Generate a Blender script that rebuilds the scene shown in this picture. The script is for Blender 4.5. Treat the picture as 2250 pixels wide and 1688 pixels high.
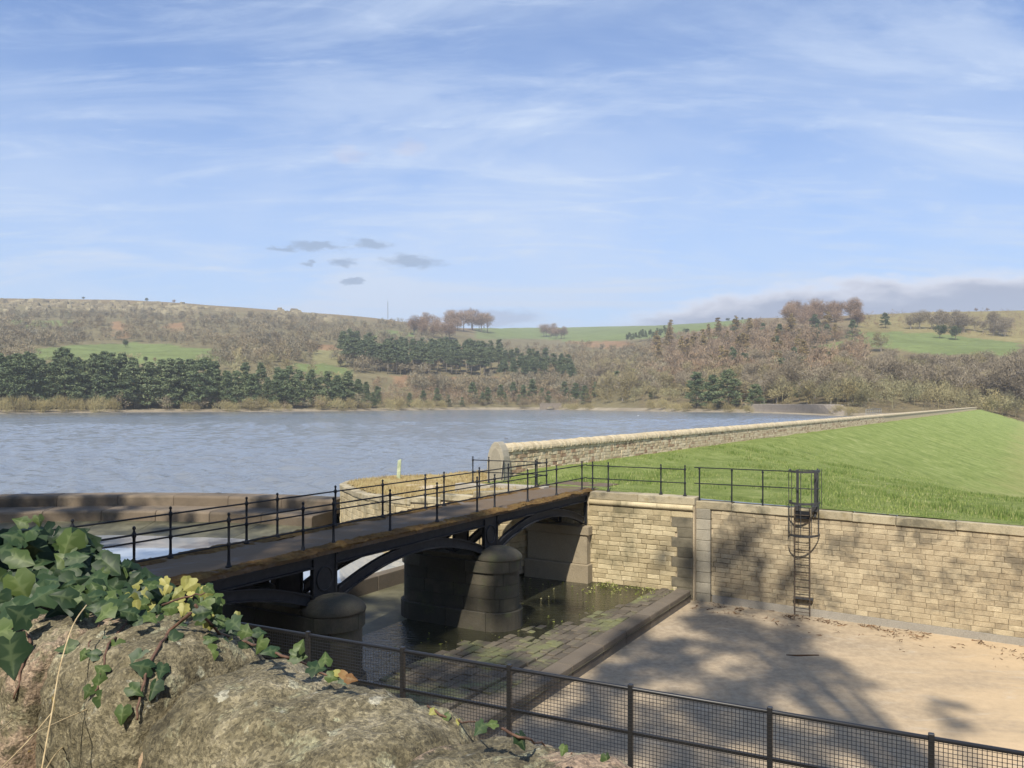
import bpy, bmesh, math, random
import numpy as np
from mathutils import Vector, Matrix, noise as mnoise

for o in list(bpy.data.objects):
    bpy.data.objects.remove(o)
scene = bpy.context.scene
COL = scene.collection
R = math.radians
random.seed(7)
RNG = np.random.default_rng(11)

# ------------------------------------------------------------------ camera
EYE = 3.6                       # metres above the footbridge deck
FPX, CX, HZ = 1800.0, 1125.0, 885.0
cam_d = bpy.data.cameras.new('camera')
cam = bpy.data.objects.new('camera', cam_d)
COL.objects.link(cam)
cam.location = (0, 0, EYE)
cam.rotation_euler = (R(90), 0, 0)
cam_d.sensor_width = 36.0
cam_d.lens = 36.0 * FPX / 2250.0
cam_d.shift_y = 41.0 / 2250.0
cam_d.clip_start = 0.05
cam_d.clip_end = 20000
scene.camera = cam

# ------------------------------------------------------------------ frame of the spillway: x = downstream (t), y = along the bridge (s)
ROT = R(-30)
c30, s30 = math.cos(R(30)), math.sin(R(30))
def L(t, s, z=0.0):
    return (c30 * t + s30 * s, -s30 * t + c30 * s, z)
def unL(x, y):
    return (c30 * x - s30 * y, s30 * x + c30 * y)
def at(px, py, Y):
    return ((px - CX) / FPX * Y, Y, EYE - (py - HZ) / FPX * Y)
def atz(px, py, z):
    Y = (EYE - z) * FPX / (py - HZ)
    return ((px - CX) / FPX * Y, Y, z)

# ------------------------------------------------------------------ sun and sky
SUN = Vector((-0.24, -1.016, 1.15)).normalized()       # towards the sun
SUN_EL = math.asin(SUN.z)
SUN_AZ = math.atan2(SUN.x, SUN.y)                      # from +Y towards +X
sd = bpy.data.lights.new('sun', 'SUN')
sd.energy = 4.6
sd.angle = R(0.8)
sd.color = (1.0, 0.93, 0.80)
sun = bpy.data.objects.new('sun', sd)
COL.objects.link(sun)
sun.location = (0, 0, 60)
sun.rotation_euler = SUN.to_track_quat('Z', 'Y').to_euler()
scene.view_settings.view_transform = 'Standard'
scene.view_settings.look = 'None'
scene.view_settings.exposure = 0.60
scene.view_settings.gamma = 1.0
scene.render.film_transparent = False
HAZE = 0.00020
scene.cycles.max_bounces = 5
scene.cycles.diffuse_bounces = 2
scene.cycles.glossy_bounces = 3
scene.cycles.transmission_bounces = 3
scene.cycles.volume_bounces = 0


class S:
    """small wrapper so that node maths reads like maths"""
    def __init__(s, nt, sock): s.nt, s.k = nt, sock
    def _m(s, op, *a, clamp=False):
        n = s.nt.nodes.new('ShaderNodeMath'); n.operation = op; n.use_clamp = clamp
        for i, v in enumerate((s,) + a):
            if isinstance(v, S): s.nt.links.new(v.k, n.inputs[i])
            else: n.inputs[i].default_value = v
        return S(s.nt, n.outputs[0])
    def __add__(s, o): return s._m('ADD', o)
    def __radd__(s, o): return s._m('ADD', o)
    def __sub__(s, o): return s._m('SUBTRACT', o)
    def __rsub__(s, o): return s._m('MULTIPLY', -1.0)._m('ADD', o)
    def __mul__(s, o): return s._m('MULTIPLY', o)
    def __rmul__(s, o): return s._m('MULTIPLY', o)
    def __truediv__(s, o): return s._m('DIVIDE', o)
    def pow(s, e): return s._m('POWER', e)
    def max(s, o): return s._m('MAXIMUM', o)
    def min(s, o): return s._m('MINIMUM', o)
    def exp(s): return s._m('EXPONENT')
    def sat(s): return s._m('ADD', 0.0, clamp=True)
    def fract(s): return s._m('FRACT')
    def step(s, a, b):
        n = s.nt.nodes.new('ShaderNodeMapRange'); n.interpolation_type = 'SMOOTHSTEP'
        s.nt.links.new(s.k, n.inputs[0]); n.inputs[1].default_value = a; n.inputs[2].default_value = b
        return S(s.nt, n.outputs[0])

def node(nt, kind, **kw):
    n = nt.nodes.new(kind)
    for k, v in kw.items(): setattr(n, k, v)
    return n
def noise_tex(nt, vec, scale, detail=4, rough=0.55, dist=0.0, mapping=None, color=False):
    if mapping:
        m = nt.nodes.new('ShaderNodeMapping')
        if len(mapping) == 2:
            m.inputs['Rotation'].default_value = mapping[1]
            m.inputs['Scale'].default_value = mapping[0]
        else: m.inputs['Scale'].default_value = mapping
        nt.links.new(vec, m.inputs['Vector']); vec = m.outputs[0]
    n = nt.nodes.new('ShaderNodeTexNoise')
    n.inputs['Scale'].default_value = scale; n.inputs['Detail'].default_value = detail
    n.inputs['Roughness'].default_value = rough; n.inputs['Distortion'].default_value = dist
    nt.links.new(vec, n.inputs['Vector'])
    return n.outputs['Color'] if color else S(nt, n.outputs['Fac'])
def mixc(nt, fac, a, b, mode='MIX'):
    n = nt.nodes.new('ShaderNodeMix'); n.data_type = 'RGBA'; n.blend_type = mode
    for i, v in ((0, fac), (6, a), (7, b)):
        if isinstance(v, S): nt.links.new(v.k, n.inputs[i])
        elif hasattr(v, 'is_output'): nt.links.new(v, n.inputs[i])
        elif i == 0: n.inputs[0].default_value = v
        else: n.inputs[i].default_value = (*v[:3], 1)
    return n.outputs[2]

world = bpy.data.worlds.new('World')
scene.world = world
world.use_nodes = True
wn = world.node_tree
wn.nodes.clear()
wo = node(wn, 'ShaderNodeOutputWorld')
bg = node(wn, 'ShaderNodeBackground')
bg.inputs['Strength'].default_value = 0.118
wn.links.new(bg.outputs[0], wo.inputs[0])
sky = node(wn, 'ShaderNodeTexSky', sky_type='NISHITA', sun_disc=False)
sky.sun_elevation = SUN_EL
sky.sun_rotation = SUN_AZ
sky.altitude = 200
sky.air_density = 1.0
sky.dust_density = 0.7
sky.ozone_density = 1.3
tc = node(wn, 'ShaderNodeTexCoord')
sep = node(wn, 'ShaderNodeSeparateXYZ')
wn.links.new(tc.outputs['Generated'], sep.inputs[0])
dx, dy, dz = (S(wn, sep.outputs[i]) for i in range(3))
az = dx._m('ARCTAN2', dy)
el = dz._m('ARCSINE')
zc = dz.max(0.0) + 0.16
cmb = node(wn, 'ShaderNodeCombineXYZ')
wn.links.new((dx / zc).k, cmb.inputs[0]); wn.links.new((dy / zc).k, cmb.inputs[1])
P = cmb.outputs[0]
# thin high cloud: broad veil plus combed streaks
veil = noise_tex(wn, P, 0.55, 5, 0.55, 0.4)
streak = noise_tex(wn, P, 0.9, 9, 0.64, 0.7, ((0.8, 2.2, 1.0), (0, 0, R(24))))
fine = noise_tex(wn, P, 3.0, 9, 0.68, 1.0, ((0.7, 2.0, 1.0), (0, 0, R(-20))))
cir = (veil.step(0.38, 0.66) * 0.50 + streak.step(0.46, 0.68) * 0.50 + fine.step(0.48, 0.70) * 0.30)
low = (1.0 - el.step(0.02, 0.42))
cir = (cir * 0.78 + low * 0.55 + 0.10).sat()
WH = (3.7, 4.4, 5.55)
c0 = mixc(wn, 1.0, sky.outputs[0], (0.48, 0.69, 0.97), 'MULTIPLY')
c1 = mixc(wn, cir, c0, WH)
# low banks of grey cloud
cv = node(wn, 'ShaderNodeCombineXYZ')
wn.links.new((az * 1.0).k, cv.inputs[0]); wn.links.new((el * 2.6).k, cv.inputs[1])
puff = noise_tex(wn, cv.outputs[0], 9.0, 6, 0.55, 0.15)
puff2 = noise_tex(wn, cv.outputs[0], 22.0, 5, 0.55, 0.15); puff3 = noise_tex(wn, cv.outputs[0], 60.0, 5, 0.6, 0.3)
wv = noise_tex(wn, cv.outputs[0], 34.0, 5, 0.6, 0.0, color=True); wsp = node(wn, 'ShaderNodeSeparateXYZ'); wn.links.new(wv, wsp.inputs[0])
azw = az + (S(wn, wsp.outputs[0]) - 0.5) * 0.055; elw = el + (S(wn, wsp.outputs[1]) - 0.5) * 0.022
def blob(px, py, wx, wy):
    a0 = math.atan2(px - CX, FPX); e0 = math.atan2(HZ - py, math.hypot(FPX, px - CX))
    a = (azw - a0) * (FPX / wx); e = (elw - e0) * (FPX / wy)
    return (-1.0 * (a * a + e * e)).exp()
tot = None
for b in ((905, 575, 75, 19), (758, 575, 40, 15), (812, 536, 48, 14), (705, 540, 80, 11), (775, 619, 26, 10), (630, 545, 40, 8), (675, 583, 18, 8)):
    g = blob(*b); tot = g if tot is None else tot.max(g)
small = (tot * (0.15 + puff2 * 1.0 + puff3 * 0.75) - 0.30).step(0.0, 0.60)
c2 = mixc(wn, small * 0.75, c1, (1.8, 2.4, 3.4))
# long bank rising to the right, with pale lit top
top_e = az.step(0.06, 0.34) * 0.042 + 0.098 + (puff - 0.5) * 0.045 + (puff2 - 0.5) * 0.03 + (puff3 - 0.5) * 0.008
bank = (top_e - el).step(-0.004, 0.016) * az.step(0.05, 0.22)
bank2 = blob(1080, 700, 130, 22)
body = (top_e - el).step(0.0, 0.030)
bk = mixc(wn, body, (5.2, 5.2, 5.6), (2.2, 2.5, 3.3))
c3 = mixc(wn, bank * 0.92, c2, bk)
c3 = mixc(wn, (bank2 * (0.4 + puff * 1.1) - 0.25).step(0.0, 0.5) * 0.55, c3, (2.2, 2.6, 3.6))
warm = (blob(765, 340, 50, 24).max(blob(900, 328, 48, 18)) * (0.4 + puff2 * 1.1) - 0.35).step(0.0, 0.6)
c3 = mixc(wn, warm * 0.45, c3, (3.6, 3.7, 4.6))
wn.links.new(c3, bg.inputs['Color'])

# ------------------------------------------------------------------ helpers: meshes and things
def np_mesh(name, V, F):
    V = np.asarray(V, dtype=np.float32).reshape(-1, 3); F = np.asarray(F, dtype=np.int32)
    me = bpy.data.meshes.new(name)
    n, k = F.shape
    me.vertices.add(len(V)); me.vertices.foreach_set('co', V.ravel())
    me.loops.add(n * k); me.loops.foreach_set('vertex_index', F.ravel())
    me.polygons.add(n)
    me.polygons.foreach_set('loop_start', np.arange(0, n * k, k, dtype=np.int32))
    me.polygons.foreach_set('loop_total', np.full(n, k, dtype=np.int32))
    me.update(calc_edges=True)
    return me
def link(name, me, mat=None, parent=None, loc=(0, 0, 0), rot=(0, 0, 0), scale=(1, 1, 1)):
    o = bpy.data.objects.new(name, me)
    COL.objects.link(o)
    if mat is not None and me is not None and not me.materials: me.materials.append(mat)
    o.parent = parent; o.location = loc; o.rotation_euler = rot; o.scale = scale
    return o
def tag(o, label=None, cat=None, group=None, kind=None):
    if label: o['label'] = label
    if cat: o['category'] = cat
    if group: o['group'] = group
    if kind: o['kind'] = kind
    return o
def smooth(me):
    me.polygons.foreach_set('use_smooth', np.ones(len(me.polygons), dtype=bool)); return me

class MB:
    """collects shapes; build() links them as ONE mesh object, coordinates relative to org"""
    def __init__(s): s.V = []; s.F = []
    def add(s, V, F):
        b = len(s.V); s.V.extend([tuple(v) for v in V]); s.F.extend([tuple(i + b for i in f) for f in F]); return s
    def box(s, x0, x1, y0, y1, z0, z1):
        return s.add([(x0,y0,z0),(x1,y0,z0),(x1,y1,z0),(x0,y1,z0),(x0,y0,z1),(x1,y0,z1),(x1,y1,z1),(x0,y1,z1)],
                     [(3,2,1,0),(4,5,6,7),(0,1,5,4),(1,2,6,5),(2,3,7,6),(3,0,4,7)])
    def hexa(s, P8): return s.add(P8, [(3,2,1,0),(4,5,6,7),(0,1,5,4),(1,2,6,5),(2,3,7,6),(3,0,4,7)])
    def tube(s, pts, r, n=8, cap=True):
        pts = [Vector(p) for p in pts]; m = len(pts)
        rs = r if isinstance(r, (list, tuple)) else [r] * m
        V = []; F = []
        d0 = (pts[1] - pts[0]).normalized()
        up = Vector((0, 0, 1)) if abs(d0.z) < 0.95 else Vector((1, 0, 0))
        a = d0.cross(up).normalized()
        for i, p in enumerate(pts):
            d = (pts[min(i + 1, m - 1)] - pts[max(i - 1, 0)]).normalized()
            a = (a - d * a.dot(d)).normalized(); b = d.cross(a)
            for k in range(n):
                th = 2 * math.pi * (k + 0.5) / n
                V.append(p + (a * math.cos(th) + b * math.sin(th)) * rs[i])
        for i in range(m - 1):
            for k in range(n):
                k2 = (k + 1) % n
                F.append((i * n + k, i * n + k2, (i + 1) * n + k2, (i + 1) * n + k))
        if cap: F.append(tuple(range(n))[::-1]); F.append(tuple((m - 1) * n + k for k in range(n)))
        return s.add(V, F)
    def lathe(s, prof, n=12, c=(0, 0, 0)):
        V = []; F = []
        for r, z in prof:
            for k in range(n):
                th = 2 * math.pi * k / n
                V.append((c[0] + r * math.cos(th), c[1] + r * math.sin(th), c[2] + z))
        for i in range(len(prof) - 1):
            for k in range(n):
                k2 = (k + 1) % n
                F.append((i * n + k, i * n + k2, (i + 1) * n + k2, (i + 1) * n + k))
        F.append(tuple(range(n))[::-1]); F.append(tuple((len(prof) - 1) * n + k for k in range(n)))
        return s.add(V, F)
    def prism(s, poly, z0, z1, top=None):
        n = len(poly); zt = (lambda x, y: z1) if top is None else top
        V = [(x, y, z0) for x, y in poly] + [(x, y, zt(x, y)) for x, y in poly]
        F = [tuple(range(n))[::-1], tuple(range(n, 2 * n))] + [(i, (i + 1) % n, n + (i + 1) % n, n + i) for i in range(n)]
        return s.add(V, F)
    def sweep(s, path, prof, closed_prof=True):
        """path: list of (origin, side vector); prof: list of (a, z); ends capped"""
        m, n = len(path), len(prof); V = []; F = []
        for o, d in path:
            for a, z in prof: V.append((o[0] + d[0] * a, o[1] + d[1] * a, o[2] + z))
        for i in range(m - 1):
            for k in range(n if closed_prof else n - 1):
                k2 = (k + 1) % n
                F.append((i * n + k, i * n + k2, (i + 1) * n + k2, (i + 1) * n + k))
        if closed_prof: F.append(tuple(range(n))[::-1]); F.append(tuple((m - 1) * n + k for k in range(n)))
        return s.add(V, F)
    def mesh(s, name, org=(0, 0, 0), bevel=0.0, sm=False, segs=1, rough=0.0):
        bm = bmesh.new()
        vs = [bm.verts.new((v[0] - org[0], v[1] - org[1], v[2] - org[2])) for v in s.V]
        for f in s.F:
            try: bm.faces.new([vs[i] for i in f])
            except ValueError: pass
        bmesh.ops.recalc_face_normals(bm, faces=bm.faces[:])
        if bevel: bmesh.ops.bevel(bm, geom=bm.edges[:], offset=bevel, segments=segs, affect='EDGES', profile=0.6)
        if rough:
            for v in bm.verts:
                v.co += Vector((random.uniform(-1, 1), random.uniform(-1, 1), random.uniform(-1, 1))) * rough
        me = bpy.data.meshes.new(name); bm.to_mesh(me); bm.free()
        if sm: smooth(me)
        return me
    def build(s, name, mat, parent=None, org=(0, 0, 0), bevel=0.0, sm=False, segs=1, rough=0.0, **kw):
        return link(name, s.mesh(name, org, bevel, sm, segs, rough), mat, parent, **kw)

def thing(name, label, cat, loc=(0, 0, 0), rotz=0.0, group=None):
    o = bpy.data.objects.new(name, None); COL.objects.link(o)
    o.empty_display_size = 0.2; o.location = loc; o.rotation_euler = (0, 0, rotz)
    return tag(o, label, cat, group)
class Loc(object):
    """a thing of the spillway: built in (t, s, z), its Empty standing at base"""
    def __init__(s, name, label, cat, base, group=None):
        s.b = base; s.o = thing(name, label, cat, L(*base), ROT, group)
    def part(s, name, mb, mat, **kw):
        p = kw.pop('parent', s.o)
        return mb.build(name, mat, p, s.b, **kw)
    def put(s, name, me, mat, p, rz=0.0, scale=(1, 1, 1), tilt=0.0):
        return link(name, me, mat, s.o, (p[0] - s.b[0], p[1] - s.b[1], p[2] - s.b[2]), (0, tilt, rz), scale)
def structure(o): return tag(o, kind='structure')
def fbm(x, y, z=0.0, sc=1.0, oct=4):
    return mnoise.fractal(Vector((x * sc, y * sc, z * sc)), 1.0, 2.0, oct)
def smoothstep(a, b, x):
    t = np.clip((x - a) / (b - a), 0, 1); return t * t * (3 - 2 * t)

# ------------------------------------------------------------------ materials
def base_mat(name):
    m = bpy.data.materials.new(name); m.use_nodes = True
    nt = m.node_tree; bs = nt.nodes['Principled BSDF']
    return m, nt, bs
def pos(nt):
    return node(nt, 'ShaderNodeNewGeometry').outputs['Position']
def rnd(nt):
    a = S(nt, node(nt, 'ShaderNodeObjectInfo').outputs['Random'])
    b = S(nt, node(nt, 'ShaderNodeNewGeometry').outputs['Random Per Island'])
    return (a * 7.31 + b).fract()
def ramp(nt, fac, stops):
    n = nt.nodes.new('ShaderNodeValToRGB')
    e = n.color_ramp.elements
    while len(e) < len(stops): e.new(0.5)
    for i, (p, c) in enumerate(stops): e[i].position = p; e[i].color = (*c, 1)
    nt.links.new(fac.k, n.inputs[0]); return n.outputs[0]
def bump(nt, bs, h, strength, dist):
    b = nt.nodes.new('ShaderNodeBump'); b.inputs['Strength'].default_value = strength; b.inputs['Distance'].default_value = dist
    nt.links.new(h.k, b.inputs['Height']); nt.links.new(b.outputs[0], bs.inputs['Normal'])
def setc(nt, bs, col): nt.links.new(col, bs.inputs['Base Color'])

def stone_mat(name, stops, scale=3.0, grime=(0.05, 0.045, 0.035), g0=0.5, g1=0.75, gamt=0.6, gscale=0.7, rough=0.9, bstr=0.6, bdist=0.02, fscale=40, varr=0.5, moss=None):
    m, nt, bs = base_mat(name); p = pos(nt)
    r = rnd(nt)
    n1 = noise_tex(nt, p, scale, 5, 0.6)
    f = (r * varr + n1 * (1.0 - varr)).sat()
    c = ramp(nt, f, stops)
    fine = noise_tex(nt, p, fscale, 4, 0.7)
    c = mixc(nt, 0.75, c, mixc(nt, fine.step(0.25, 0.75), (0.62, 0.60, 0.58), (1.25, 1.24, 1.22)), 'MULTIPLY')
    g = noise_tex(nt, p, gscale, 6, 0.65, 0.3)
    c = mixc(nt, g.step(g0, g1) * gamt, c, grime)
    if moss:
        g2 = noise_tex(nt, p, 1.9, 6, 0.7)
        c = mixc(nt, g2.step(0.52, 0.68) * moss[3], c, moss[:3])
    setc(nt, bs, c)
    bs.inputs['Roughness'].default_value = rough
    h = fine * 0.5 + noise_tex(nt, p, fscale * 0.3, 4, 0.6)
    bump(nt, bs, h, bstr, bdist)
    return m
M = {}
M['wall_stone'] = stone_mat('sandstone_wall', [(0.0, (0.23, 0.182, 0.115)), (0.35, (0.34, 0.275, 0.18)), (0.65, (0.45, 0.375, 0.25)), (1.0, (0.57, 0.485, 0.335))], 4.0, (0.105, 0.09, 0.065), 0.43, 0.68, 0.8, 1.1, varr=0.36)
M['abut_stone'] = stone_mat('sandstone_abutment', [(0.0, (0.25, 0.20, 0.12)), (0.4, (0.40, 0.33, 0.20)), (0.7, (0.52, 0.44, 0.28)), (1.0, (0.62, 0.53, 0.36))], 2.6, (0.10, 0.09, 0.05), 0.46, 0.72, 0.75, 0.8, bstr=0.8)
M['dark_stone'] = stone_mat('blackened_stone', [(0.0, (0.07, 0.062, 0.045)), (0.5, (0.13, 0.115, 0.08)), (1.0, (0.23, 0.20, 0.14))], 2.0, (0.03, 0.03, 0.022), 0.45, 0.7, 0.6, 1.2)
M['cap_stone'] = stone_mat('coping_stone', [(0.0, (0.26, 0.22, 0.14)), (0.5, (0.36, 0.31, 0.21)), (1.0, (0.50, 0.44, 0.30))], 1.5, (0.07, 0.065, 0.045), 0.45, 0.68, 0.8, 1.1, moss=(0.20, 0.15, 0.05, 0.5))
M['parapet_stone'] = stone_mat('parapet_stone', [(0.0, (0.24, 0.13, 0.085)), (0.20, (0.38, 0.26, 0.17)), (0.34, (0.50, 0.40, 0.26)), (0.65, (0.60, 0.50, 0.34)), (1.0, (0.70, 0.61, 0.44))], 2.0, (0.25, 0.2, 0.13), 0.6, 0.8, 0.5, 0.5, varr=0.72)
M['parapet_cope'] = stone_mat('parapet_coping', [(0.0, (0.38, 0.31, 0.20)), (0.5, (0.50, 0.42, 0.28)), (1.0, (0.62, 0.53, 0.37))], 2.0, (0.3, 0.25, 0.17), 0.6, 0.8, 0.4, 0.6, varr=0.6)
M['mortar'] = stone_mat('mortar', [(0.0, (0.38, 0.31, 0.21)), (1.0, (0.54, 0.45, 0.32))], 3.0, (0.2, 0.17, 0.11), 0.5, 0.8, 0.5)
M['parapet_mortar'] = stone_mat('parapet_mortar', [(0.0, (0.40, 0.31, 0.20)), (1.0, (0.58, 0.47, 0.31))], 3.0, (0.25, 0.2, 0.13), 0.5, 0.8, 0.4)
M['grey_stone'] = stone_mat('grey_pier_stone', [(0.0, (0.18, 0.165, 0.13)), (0.5, (0.29, 0.265, 0.21)), (1.0, (0.40, 0.365, 0.29))], 2.0, (0.12, 0.11, 0.08), 0.5, 0.75, 0.6, 1.2)
M['pier_stone'] = stone_mat('bridge_pier_stone', [(0.0, (0.03, 0.027, 0.02)), (0.5, (0.06, 0.053, 0.038)), (1.0, (0.115, 0.10, 0.072))], 1.6, (0.035, 0.037, 0.025), 0.43, 0.66, 0.8, 0.9, moss=(0.07, 0.085, 0.03, 0.4))
M['weir_stone'] = stone_mat('weir_stone', [(0.0, (0.07, 0.055, 0.038)), (0.5, (0.135, 0.105, 0.074)), (1.0, (0.225, 0.178, 0.125))], 1.0, (0.05, 0.045, 0.035), 0.48, 0.72, 0.8, 0.6)
M['sett_stone'] = stone_mat('sett_stone', [(0.0, (0.05, 0.042, 0.031)), (0.5, (0.10, 0.083, 0.061)), (1.0, (0.165, 0.138, 0.10))], 1.5, (0.15, 0.16, 0.065), 0.47, 0.62, 0.75, 0.8, rough=0.75, bstr=0.4)
M['kerb_stone'] = stone_mat('sill_stone', [(0.0, (0.07, 0.057, 0.042)), (0.5, (0.115, 0.094, 0.07)), (1.0, (0.175, 0.145, 0.11))], 1.2, (0.06, 0.055, 0.04), 0.5, 0.75, 0.6, 0.8)
M['plinth'] = stone_mat('concrete_plinth', [(0.0, (0.24, 0.22, 0.19)), (1.0, (0.40, 0.37, 0.31))], 1.5, (0.12, 0.11, 0.09), 0.5, 0.75, 0.6, 0.8)
M['pedestal'] = stone_mat('bearing_pedestal_stone', [(0.0, (0.22, 0.18, 0.12)), (1.0, (0.36, 0.305, 0.215))], 1.5, (0.12, 0.10, 0.07), 0.5, 0.75, 0.5, 0.8)
M['crag'] = stone_mat('crag_rock', [(0.0, (0.16, 0.13, 0.08)), (0.5, (0.27, 0.23, 0.14)), (1.0, (0.42, 0.37, 0.23))], 0.05, (0.10, 0.08, 0.05), 0.42, 0.62, 0.85, 0.05, fscale=0.4, bdist=0.5)
M['revet'] = stone_mat('shore_revetment', [(0.0, (0.14, 0.115, 0.09)), (1.0, (0.27, 0.23, 0.185))], 0.6, (0.16, 0.13, 0.10), 0.5, 0.7, 0.6, 0.25, fscale=2.0)

# spillway floor: worn concrete, buff with scour bands, tree shade painted grey upstream
m, nt, bs = base_mat('spillway_concrete'); p = pos(nt)
n1 = noise_tex(nt, p, 0.35, 6, 0.6, 0.5, ((0.5, 1.6, 1), (0, 0, R(20))))
n2 = noise_tex(nt, p, 5.0, 6, 0.7); n3 = noise_tex(nt, p, 60, 3, 0.6)
c = ramp(nt, (n1 * 0.7 + n2 * 0.3), [(0.30, (0.33, 0.25, 0.165)), (0.5, (0.45, 0.335, 0.205)), (0.7, (0.54, 0.40, 0.245))])
c = mixc(nt, 0.5, c, mixc(nt, n3, (0.7, 0.7, 0.7), (1.2, 1.2, 1.2)), 'MULTIPLY')
st = noise_tex(nt, p, 1.1, 6, 0.7, 0.6, ((0.45, 1.4, 1), (0, 0, R(30))))
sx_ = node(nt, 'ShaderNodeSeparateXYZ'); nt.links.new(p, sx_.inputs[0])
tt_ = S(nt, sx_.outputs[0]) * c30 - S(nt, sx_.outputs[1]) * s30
grey = 1.0 - (tt_ + (n1 - 0.5) * 9.0 + (st_n := noise_tex(nt, p, 0.8, 6, 0.7) - 0.5) * 3.0).step(-5.5, 2.0)  # shade put into the colour: concrete greyer towards the bridge
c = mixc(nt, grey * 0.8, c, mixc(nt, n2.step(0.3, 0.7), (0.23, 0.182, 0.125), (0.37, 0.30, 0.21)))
st = noise_tex(nt, p, 1.1, 6, 0.7, 0.6, ((0.45, 1.4, 1), (0, 0, R(30))))
c = mixc(nt, st.step(0.55, 0.72) * 0.4, c, (0.50, 0.45, 0.37))
c = mixc(nt, noise_tex(nt, p, 0.7, 6, 0.75, 0.5).step(0.58, 0.72) * 0.45, c, (0.23, 0.19, 0.14))
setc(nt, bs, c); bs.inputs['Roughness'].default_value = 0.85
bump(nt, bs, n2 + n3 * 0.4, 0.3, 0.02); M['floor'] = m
# silted bed of the basin
m, nt, bs = base_mat('basin_bed'); p = pos(nt)
n1 = noise_tex(nt, p, 0.9, 6, 0.65)
c = ramp(nt, n1, [(0.3, (0.035, 0.035, 0.022)), (0.5, (0.075, 0.07, 0.04)), (0.7, (0.14, 0.13, 0.08))])
setc(nt, bs, c); bs.inputs['Roughness'].default_value = 0.6
bump(nt, bs, n1, 0.5, 0.05); M['bed'] = m
# painted iron
m, nt, bs = base_mat('painted_iron'); p = pos(nt)
n1 = noise_tex(nt, p, 6, 6, 0.7); n2 = noise_tex(nt, p, 1.3, 5, 0.6)
c = ramp(nt, n1, [(0.3, (0.009, 0.011, 0.015)), (0.7, (0.024, 0.026, 0.031))])
c = mixc(nt, n2.step(0.62, 0.75) * 0.4, c, (0.045, 0.026, 0.018))
setc(nt, bs, c); bs.inputs['Roughness'].default_value = 0.62; bs.inputs['Specular IOR Level'].default_value = 0.22; bump(nt, bs, n1, 0.15, 0.01); M['iron'] = m
m, nt, bs = base_mat('galvanised_dark_steel'); p = pos(nt)
c = ramp(nt, noise_tex(nt, p, 12, 5, 0.6), [(0.3, (0.035, 0.036, 0.040)), (0.7, (0.075, 0.075, 0.078))])
setc(nt, bs, c); bs.inputs['Roughness'].default_value = 0.45; bs.inputs['Metallic'].default_value = 0.3; M['steel'] = m
m, nt, bs = base_mat('rusty_steel'); p = pos(nt)
c = ramp(nt, noise_tex(nt, p, 9, 5, 0.6), [(0.3, (0.05, 0.035, 0.025)), (0.7, (0.12, 0.085, 0.055))])
setc(nt, bs, c); bs.inputs['Roughness'].default_value = 0.6; M['rust'] = m
m, nt, bs = base_mat('black_coated_steel')
bs.inputs['Base Color'].default_value = (0.012, 0.013, 0.017, 1); bs.inputs['Roughness'].default_value = 0.42; M['black'] = m
# bridge deck: grey asphalt going under brown moss at the edges
m, nt, bs = base_mat('deck_asphalt'); p = pos(nt)
n1 = noise_tex(nt, p, 1.0, 6, 0.7); n2 = noise_tex(nt, p, 45, 3, 0.7); n3 = noise_tex(nt, p, 7, 6, 0.75)
c = ramp(nt, n3, [(0.3, (0.10, 0.09, 0.082)), (0.7, (0.20, 0.18, 0.165))])
c = mixc(nt, (n1 * 0.6 + n3 * 0.4).step(0.34, 0.50) * 0.85, c, (0.12, 0.078, 0.038))
c = mixc(nt, 0.6, c, mixc(nt, n2, (0.5, 0.5, 0.5), (1.4, 1.4, 1.4)), 'MULTIPLY')
setc(nt, bs, c); bs.inputs['Roughness'].default_value = 0.9; bump(nt, bs, n2 + n3, 0.6, 0.02); M['deck'] = m
def moss_mat(name, stops, sc=9):
    m, nt, bs = base_mat(name); p = pos(nt)
    n1 = noise_tex(nt, p, sc, 6, 0.75); n2 = noise_tex(nt, p, 1.2, 4, 0.6)
    c = ramp(nt, n1 * 0.6 + n2 * 0.4, stops)
    setc(nt, bs, c); bs.inputs['Roughness'].default_value = 1.0; bs.inputs['Specular IOR Level'].default_value = 0.1
    bump(nt, bs, noise_tex(nt, p, 70, 3, 0.7) + n1, 1.0, 0.03); return m
M['moss'] = moss_mat('brown_moss', [(0.3, (0.045, 0.028, 0.014)), (0.48, (0.12, 0.072, 0.03)), (0.62, (0.20, 0.135, 0.05)), (0.75, (0.28, 0.19, 0.07))])
M['dry_top'] = moss_mat('dry_grass_ground', [(0.3, (0.20, 0.14, 0.06)), (0.5, (0.38, 0.29, 0.14)), (0.65, (0.32, 0.30, 0.11)), (0.8, (0.46, 0.37, 0.2))], 5)
# grass bank
m, nt, bs = base_mat('grass_bank'); p = pos(nt)
n1 = noise_tex(nt, p, 0.10, 5, 0.6); n2 = noise_tex(nt, p, 1.1, 6, 0.7); n3 = noise_tex(nt, p, 9, 5, 0.7); n4 = noise_tex(nt, p, 0.33, 6, 0.7)
c = ramp(nt, n2 * 0.40 + n3 * 0.22 + n4 * 0.38, [(0.36, (0.115, 0.155, 0.045)), (0.48, (0.215, 0.27, 0.075)), (0.56, (0.29, 0.335, 0.115)), (0.66, (0.43, 0.43, 0.20))])
dry = S(nt, node(nt, 'ShaderNodeAttribute', attribute_name='dry').outputs['Fac'])
c = mixc(nt, (dry * 0.9 + (n1 - 0.5) * 1.6 + (n2 - 0.5) * 0.9).step(0.15, 1.05) * 0.6, c, (0.33, 0.31, 0.125))
setc(nt, bs, c); bs.inputs['Roughness'].default_value = 1.0; bs.inputs['Specular IOR Level'].default_value = 0.1
bump(nt, bs, n2 * 1.2 + n3 + n4 * 1.5, 1.0, 0.22); M['grass'] = m
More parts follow.
